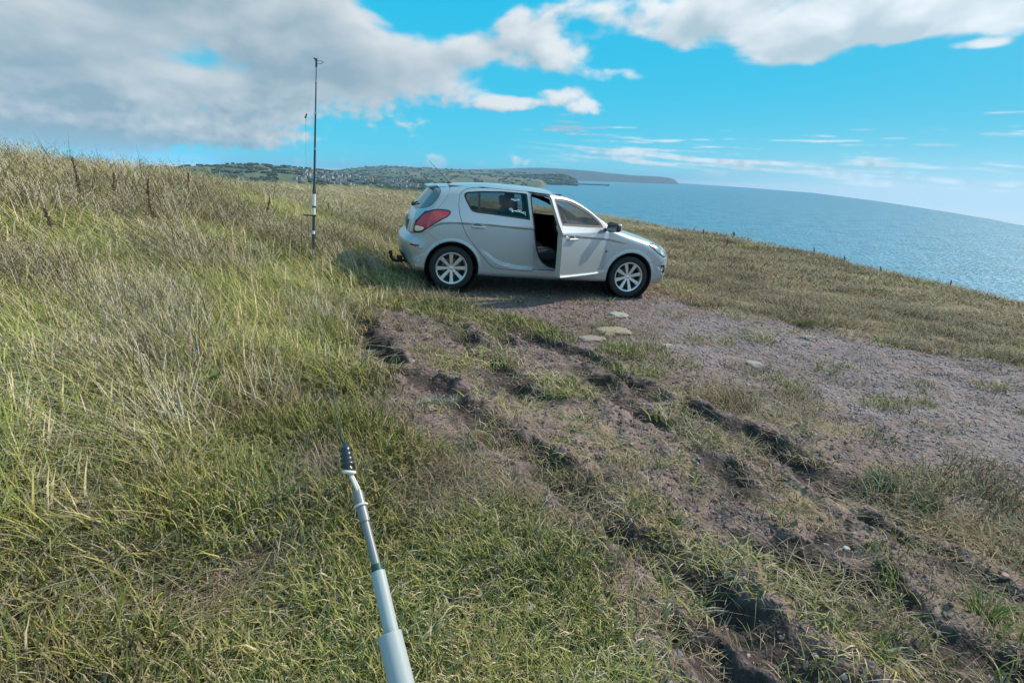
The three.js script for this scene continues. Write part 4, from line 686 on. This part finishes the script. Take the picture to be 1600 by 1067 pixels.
// ---------------------------------------------------------------- grass, loose stones and clods: too many to count
{
  function clump(seed, o) {
    const r = rng(seed), pos = [], col = [];
    for (let b = 0; b < o.n; b++) {
      const a = r() * 6.283, R = Math.sqrt(r()) * o.radius, x0 = Math.cos(a) * R, z0 = Math.sin(a) * R, h = o.h * (0.45 + 0.55 * Math.pow(r(), 0.7));
      const d = o.wind !== undefined && r() < 0.8 ? o.wind + (r() - 0.5) * 1.7 : r() * 6.283, l = h * (o.lean0 + r() * o.lean1), lx = Math.cos(d) * l, lz = Math.sin(d) * l, f = d + 1.57 + (r() - 0.5) * 1.6, w = o.w * (0.6 + r() * 0.8), wx = Math.cos(f) * w / 2, wz = Math.sin(f) * w / 2, droop = o.droop * r(), k = o.colors[Math.floor(r() * o.colors.length)], v = 0.75 + r() * 0.5, c = [k[0] * v, k[1] * v, k[2] * v];
      const T = [0, 0.36, 0.7, 1], P = T.map((t) => [x0 + lx * Math.pow(t, 1.7), h * (t - droop * t * t * t) * (1 - Math.min(0.55, (o.lean0 + o.lean1 * 0.5) * 0.25)), z0 + lz * Math.pow(t, 1.7), 1 - 0.95 * t * t]);
      const quad = (A, B, C, D) => { pos.push(...A, ...B, ...C, ...A, ...C, ...D); for (let i = 0; i < 6; i++) col.push(...c); };
      for (let i = 0; i < 3; i++) { const p = P[i], q = P[i + 1]; quad([p[0] - wx * p[3], p[1], p[2] - wz * p[3]], [p[0] + wx * p[3], p[1], p[2] + wz * p[3]], [q[0] + wx * q[3], q[1], q[2] + wz * q[3]], [q[0] - wx * q[3], q[1], q[2] - wz * q[3]]); }
      if (o.seeds && r() < o.seeds) for (let s = 0; s < 6; s++) { const t = 0.72 + s * 0.05, u = clamp(t), x = x0 + lx * Math.pow(u, 1.7), y = h * (u - droop * u * u * u) * (1 - Math.min(0.55, (o.lean0 + o.lean1 * 0.5) * 0.25)), z = z0 + lz * Math.pow(u, 1.7), e = 0.0045, g = r() * 6.28, ex = Math.cos(g) * e, ez = Math.sin(g) * e; quad([x, y, z], [x + ex, y + 0.006, z + ez], [x + ex * 1.3, y + 0.024, z + ez * 1.3], [x + ex * 0.3, y + 0.018, z + ez * 0.3]); }
    }
    return bufferGeo(pos, null, col);
  }
  const straw = [0.52, 0.42, 0.27], pale = [0.62, 0.53, 0.40], olive = [0.34, 0.305, 0.11], green = [0.185, 0.22, 0.06], fresh = [0.31, 0.32, 0.085], brown = [0.28, 0.19, 0.13];
  const WIND = Math.PI + 0.35;
  const kinds = {
    tall: { geo: clump(1, { n: 100, radius: 0.24, h: 0.74, w: 0.0052, lean0: 0.12, lean1: 0.62, droop: 0.45, wind: WIND, seeds: 0.5, colors: [straw, straw, straw, pale, pale, olive, olive, brown] }), name: 'tall_dry_grass', label: 'tall dry straw-coloured grass leaning over the bank' },
    lush: { geo: clump(2, { n: 100, radius: 0.25, h: 0.50, w: 0.0085, lean0: 0.2, lean1: 0.8, droop: 0.6, wind: WIND + 0.2, colors: [olive, green, green, fresh, straw, olive, straw] }), name: 'long_green_grass', label: 'long green and olive grass low on the bank' },
    turf: { geo: clump(3, { n: 58, radius: 0.15, h: 0.14, w: 0.0068, lean0: 0.15, lean1: 1.0, droop: 0.5, colors: [olive, fresh, olive, green, straw, straw] }), name: 'short_green_turf', label: 'short green turf between the tracks' },
    dry: { geo: clump(4, { n: 52, radius: 0.16, h: 0.125, w: 0.0054, lean0: 0.2, lean1: 1.1, droop: 0.5, colors: [straw, straw, olive, brown, brown, [0.46, 0.35, 0.21], [0.42, 0.31, 0.19]] }), name: 'short_dry_turf', label: 'short dry tan turf on the clifftop' },
    dead: { geo: clump(5, { n: 30, radius: 0.18, h: 0.17, w: 0.0046, lean0: 1.2, lean1: 1.6, droop: 0.9, colors: [pale, straw, straw, brown, [0.40, 0.34, 0.26]] }), name: 'flattened_dead_grass', label: 'flattened dead grass stems lying on the ground' },
  };
  for (const k of Object.values(kinds)) { k.m = []; k.c = []; }
  const M = new THREE.Matrix4(), Q = new THREE.Quaternion(), UP = new THREE.Vector3(0, 1, 0), V = new THREE.Vector3(), Sc = new THREE.Vector3();
  function put(kind, x, z, r, sxz, sy, turn, tint) { M.compose(V.set(x, groundH(x, z) - 0.012, z), Q.setFromAxisAngle(UP, turn), Sc.set(sxz, sy, sxz)); const k = kinds[kind]; for (const e of M.elements) k.m.push(e); k.c.push(...tint); }
  const r = rng(1234);
  // bands of distance: [from, to, tries per square metre, widening]
  for (const [r0, r1, dens, wide] of [[0.7, 3.2, 820, 1], [3.2, 6.5, 430, 1.15], [6.5, 12, 150, 1.6], [12, 22, 38, 2.6], [22, 50, 9, 4.6]]) {
    const a0 = -1.02, a1 = 1.02, count = Math.round(dens * (a1 - a0) / 2 * (r1 * r1 - r0 * r0));
    for (let i = 0; i < count; i++) {
      const d = Math.sqrt(lerp(r0 * r0, r1 * r1, r())), a = lerp(a0, a1, r()), x = Math.sin(a) * d, z = -Math.cos(a) * d, u = r(), u2 = r(), u3 = r(), u4 = r();
      if (edgeSDF(x, z) < -0.6) continue;
      const cx = x - 0.213, cz = z + 8.407, fx = cx * 0.9747 - cz * 0.2237, fz = cx * 0.2237 + cz * 0.9747;
      if (Math.abs(fx) < 1.95 && Math.abs(fz) < 0.78) continue;                                  // under the car
      const b = bare(x, z), n = fbm(x * 0.55 + 11, z * 0.55, 3), n2 = noise(x * 2.3 + 3, z * 2.3), left = S((-x - 1.25 + n2 * 0.35 + (z < -5.5 ? -0.35 : 0)) / 1.3), far = S((-z - 10.5) / 4), right = S((x - 1.5 - (-z - 10) * 0.12) / 3);
      const tuss = 1 + 0.75 * noise(x * 1.5 + 30, z * 1.5) + 0.3 * noise(x * 3.6, z * 3.6 + 9), tv = 0.77 + n * 0.45 + (u3 - 0.5) * 0.3, tint = [tv * (1 + n2 * 0.08), tv, tv * (1 - n2 * 0.08)];
      if (b > 0.55) { if (u < 0.05 && n2 > 0.0 && d < 12) put(u2 < 0.6 ? 'dry' : 'turf', x, z, r, 0.8 * wide, 0.6 + u3 * 0.5, u4 * 6.28, tint); else if (u < 0.06 && d < 7) put('dead', x, z, r, 0.6, 0.5, u4 * 6.28, [0.8, 0.75, 0.72]); continue; }
      if (u < b * 1.5) continue;
      const tallish = Math.max(left, far * (1 - right) * 0.75);
      if (u2 < tallish) {
        if (r() > 0.30) continue;
        const nearLow = lerp(0.6, 1, S((Math.hypot(x, z) - 1.8) / 2.2)), h = (0.55 + 0.55 * u3) * lerp(1, 0.62, far) * (0.95 + 0.4 * n) * clamp(lerp(tuss, 1, 0.45), 0.55, 1.5) * nearLow * lerp(0.55, 1, left + far * 0.5);
        const g = n + n2 * 0.45 + (left - 0.5) * 0.1 - far * 0.6 - S((-x - 4.2) / 1.3) * 0.25 + 0.04;
        if (u4 < (nearLow < 0.9 ? 0.5 : 0.2) && d < 9) put('dead', x, z, r, 1.25 * wide, 1.35, r() * 6.28, tint);
        else if (g > lerp(0.10, -0.02, S((-z - 1) / 3)) || (nearLow < 0.75 && u4 < 0.72)) put('lush', x, z, r, wide, h * 1.05, (r() - 0.5) * 1.6, tint);
        else put('tall', x, z, r, wide, h, (r() - 0.5) * 1.4, tint);
      } else {
        const tk = S((trackSDF(x, z) + 0.15) / 0.3);
        if (r() > (d > 6.5 ? 0.27 : 0.38) * (1 - 0.42 * tk)) continue;
        const green = n * 1.2 + n2 * 0.5 + (x < 1.5 && z > -6.5 ? 0.34 : -0.46) > 0, s = clamp(tuss, 0.4, 1.8) * (1 - 0.38 * tk) * (0.75 + u3 * 0.7) * lerp(1, 1.5, S((-x - 0.4) / 1.2)) * (1 + far * 0.6);
        if (u4 < 0.13 && d < 8) put('dead', x, z, r, 0.9 * wide, 0.8, r() * 6.28, tint); else put(green ? 'turf' : 'dry', x, z, r, wide, s, r() * 6.28, tint);
      }
    }
  }
  const mat = new THREE.MeshPhysicalMaterial({ vertexColors: true, roughness: 0.85, specularIntensity: 0.25 });
  for (const k of Object.values(kinds)) {
    const n = k.m.length / 16, im = new THREE.InstancedMesh(k.geo, mat, n); im.instanceMatrix.array.set(k.m); im.instanceColor = new THREE.InstancedBufferAttribute(new Float32Array(k.c), 3);
    console.log(k.name, n); top(k.name, shadows(im), k.label, null, null, 'stuff');
  }
  // loose stones and clods
  const gravelM = [], gravelC = [], clodM = [], clodC = [];
  for (let i = 0; i < 110000; i++) {
    const d = Math.sqrt(lerp(1.0, 100, Math.pow(r(), 1.5))), a = lerp(-0.35, 1.0, r()), x = Math.sin(a) * d, z = -Math.cos(a) * d, b = bare(x, z), u = r(), u2 = r();
    if (u > b * 1.1 - 0.2 || rutAt(x, z)[2] > 0.35 && r() < 0.85) continue;
    const stony = S((gravelSDF(x, z) - 0.2) / 1.2) * S((x - 0.4) / 1.8), s = (0.0028 + 0.0085 * Math.pow(u2, 4)) * (1 + d * 0.05), y = groundH(x, z);
    M.compose(V.set(x, y + s * 0.2, z), Q.setFromEuler(new THREE.Euler(r() * 0.6, r() * 6.28, r() * 0.6)), Sc.set(s * (1 + r() * 0.7), s * 0.6, s));
    const v = 0.75 + r() * 0.5;
    if (r() < 0.12 + stony * 0.88) { for (const e of M.elements) gravelM.push(e); gravelC.push(v, v, v * 1.02); } else if (r() < 0.8) { for (const e of M.elements) clodM.push(e); gravelC.length; clodC.push(v, v, v); }
  }
  for (const [name, label, geo, rgb, m, c] of [['gravel', 'loose grey gravel strewn over the bare earth', stoneGeo(3, 1, 1.2, 1, 1), [0.285, 0.218, 0.216], gravelM, gravelC], ['soil_clods', 'crumbs and clods of brown earth along the ruts', stoneGeo(8, 1, 1.5, 1, 1), [0.175, 0.115, 0.10], clodM, clodC]]) {
    const n = m.length / 16, im = new THREE.InstancedMesh(geo, std(...rgb, 0.95), n); im.instanceMatrix.array.set(m); im.instanceColor = new THREE.InstancedBufferAttribute(new Float32Array(c.slice(0, n * 3)), 3); console.log(name, n); top(name, shadows(im), label, null, null, 'stuff');
  }
}
console.log('grass done');

renderer.render(scene, camera);
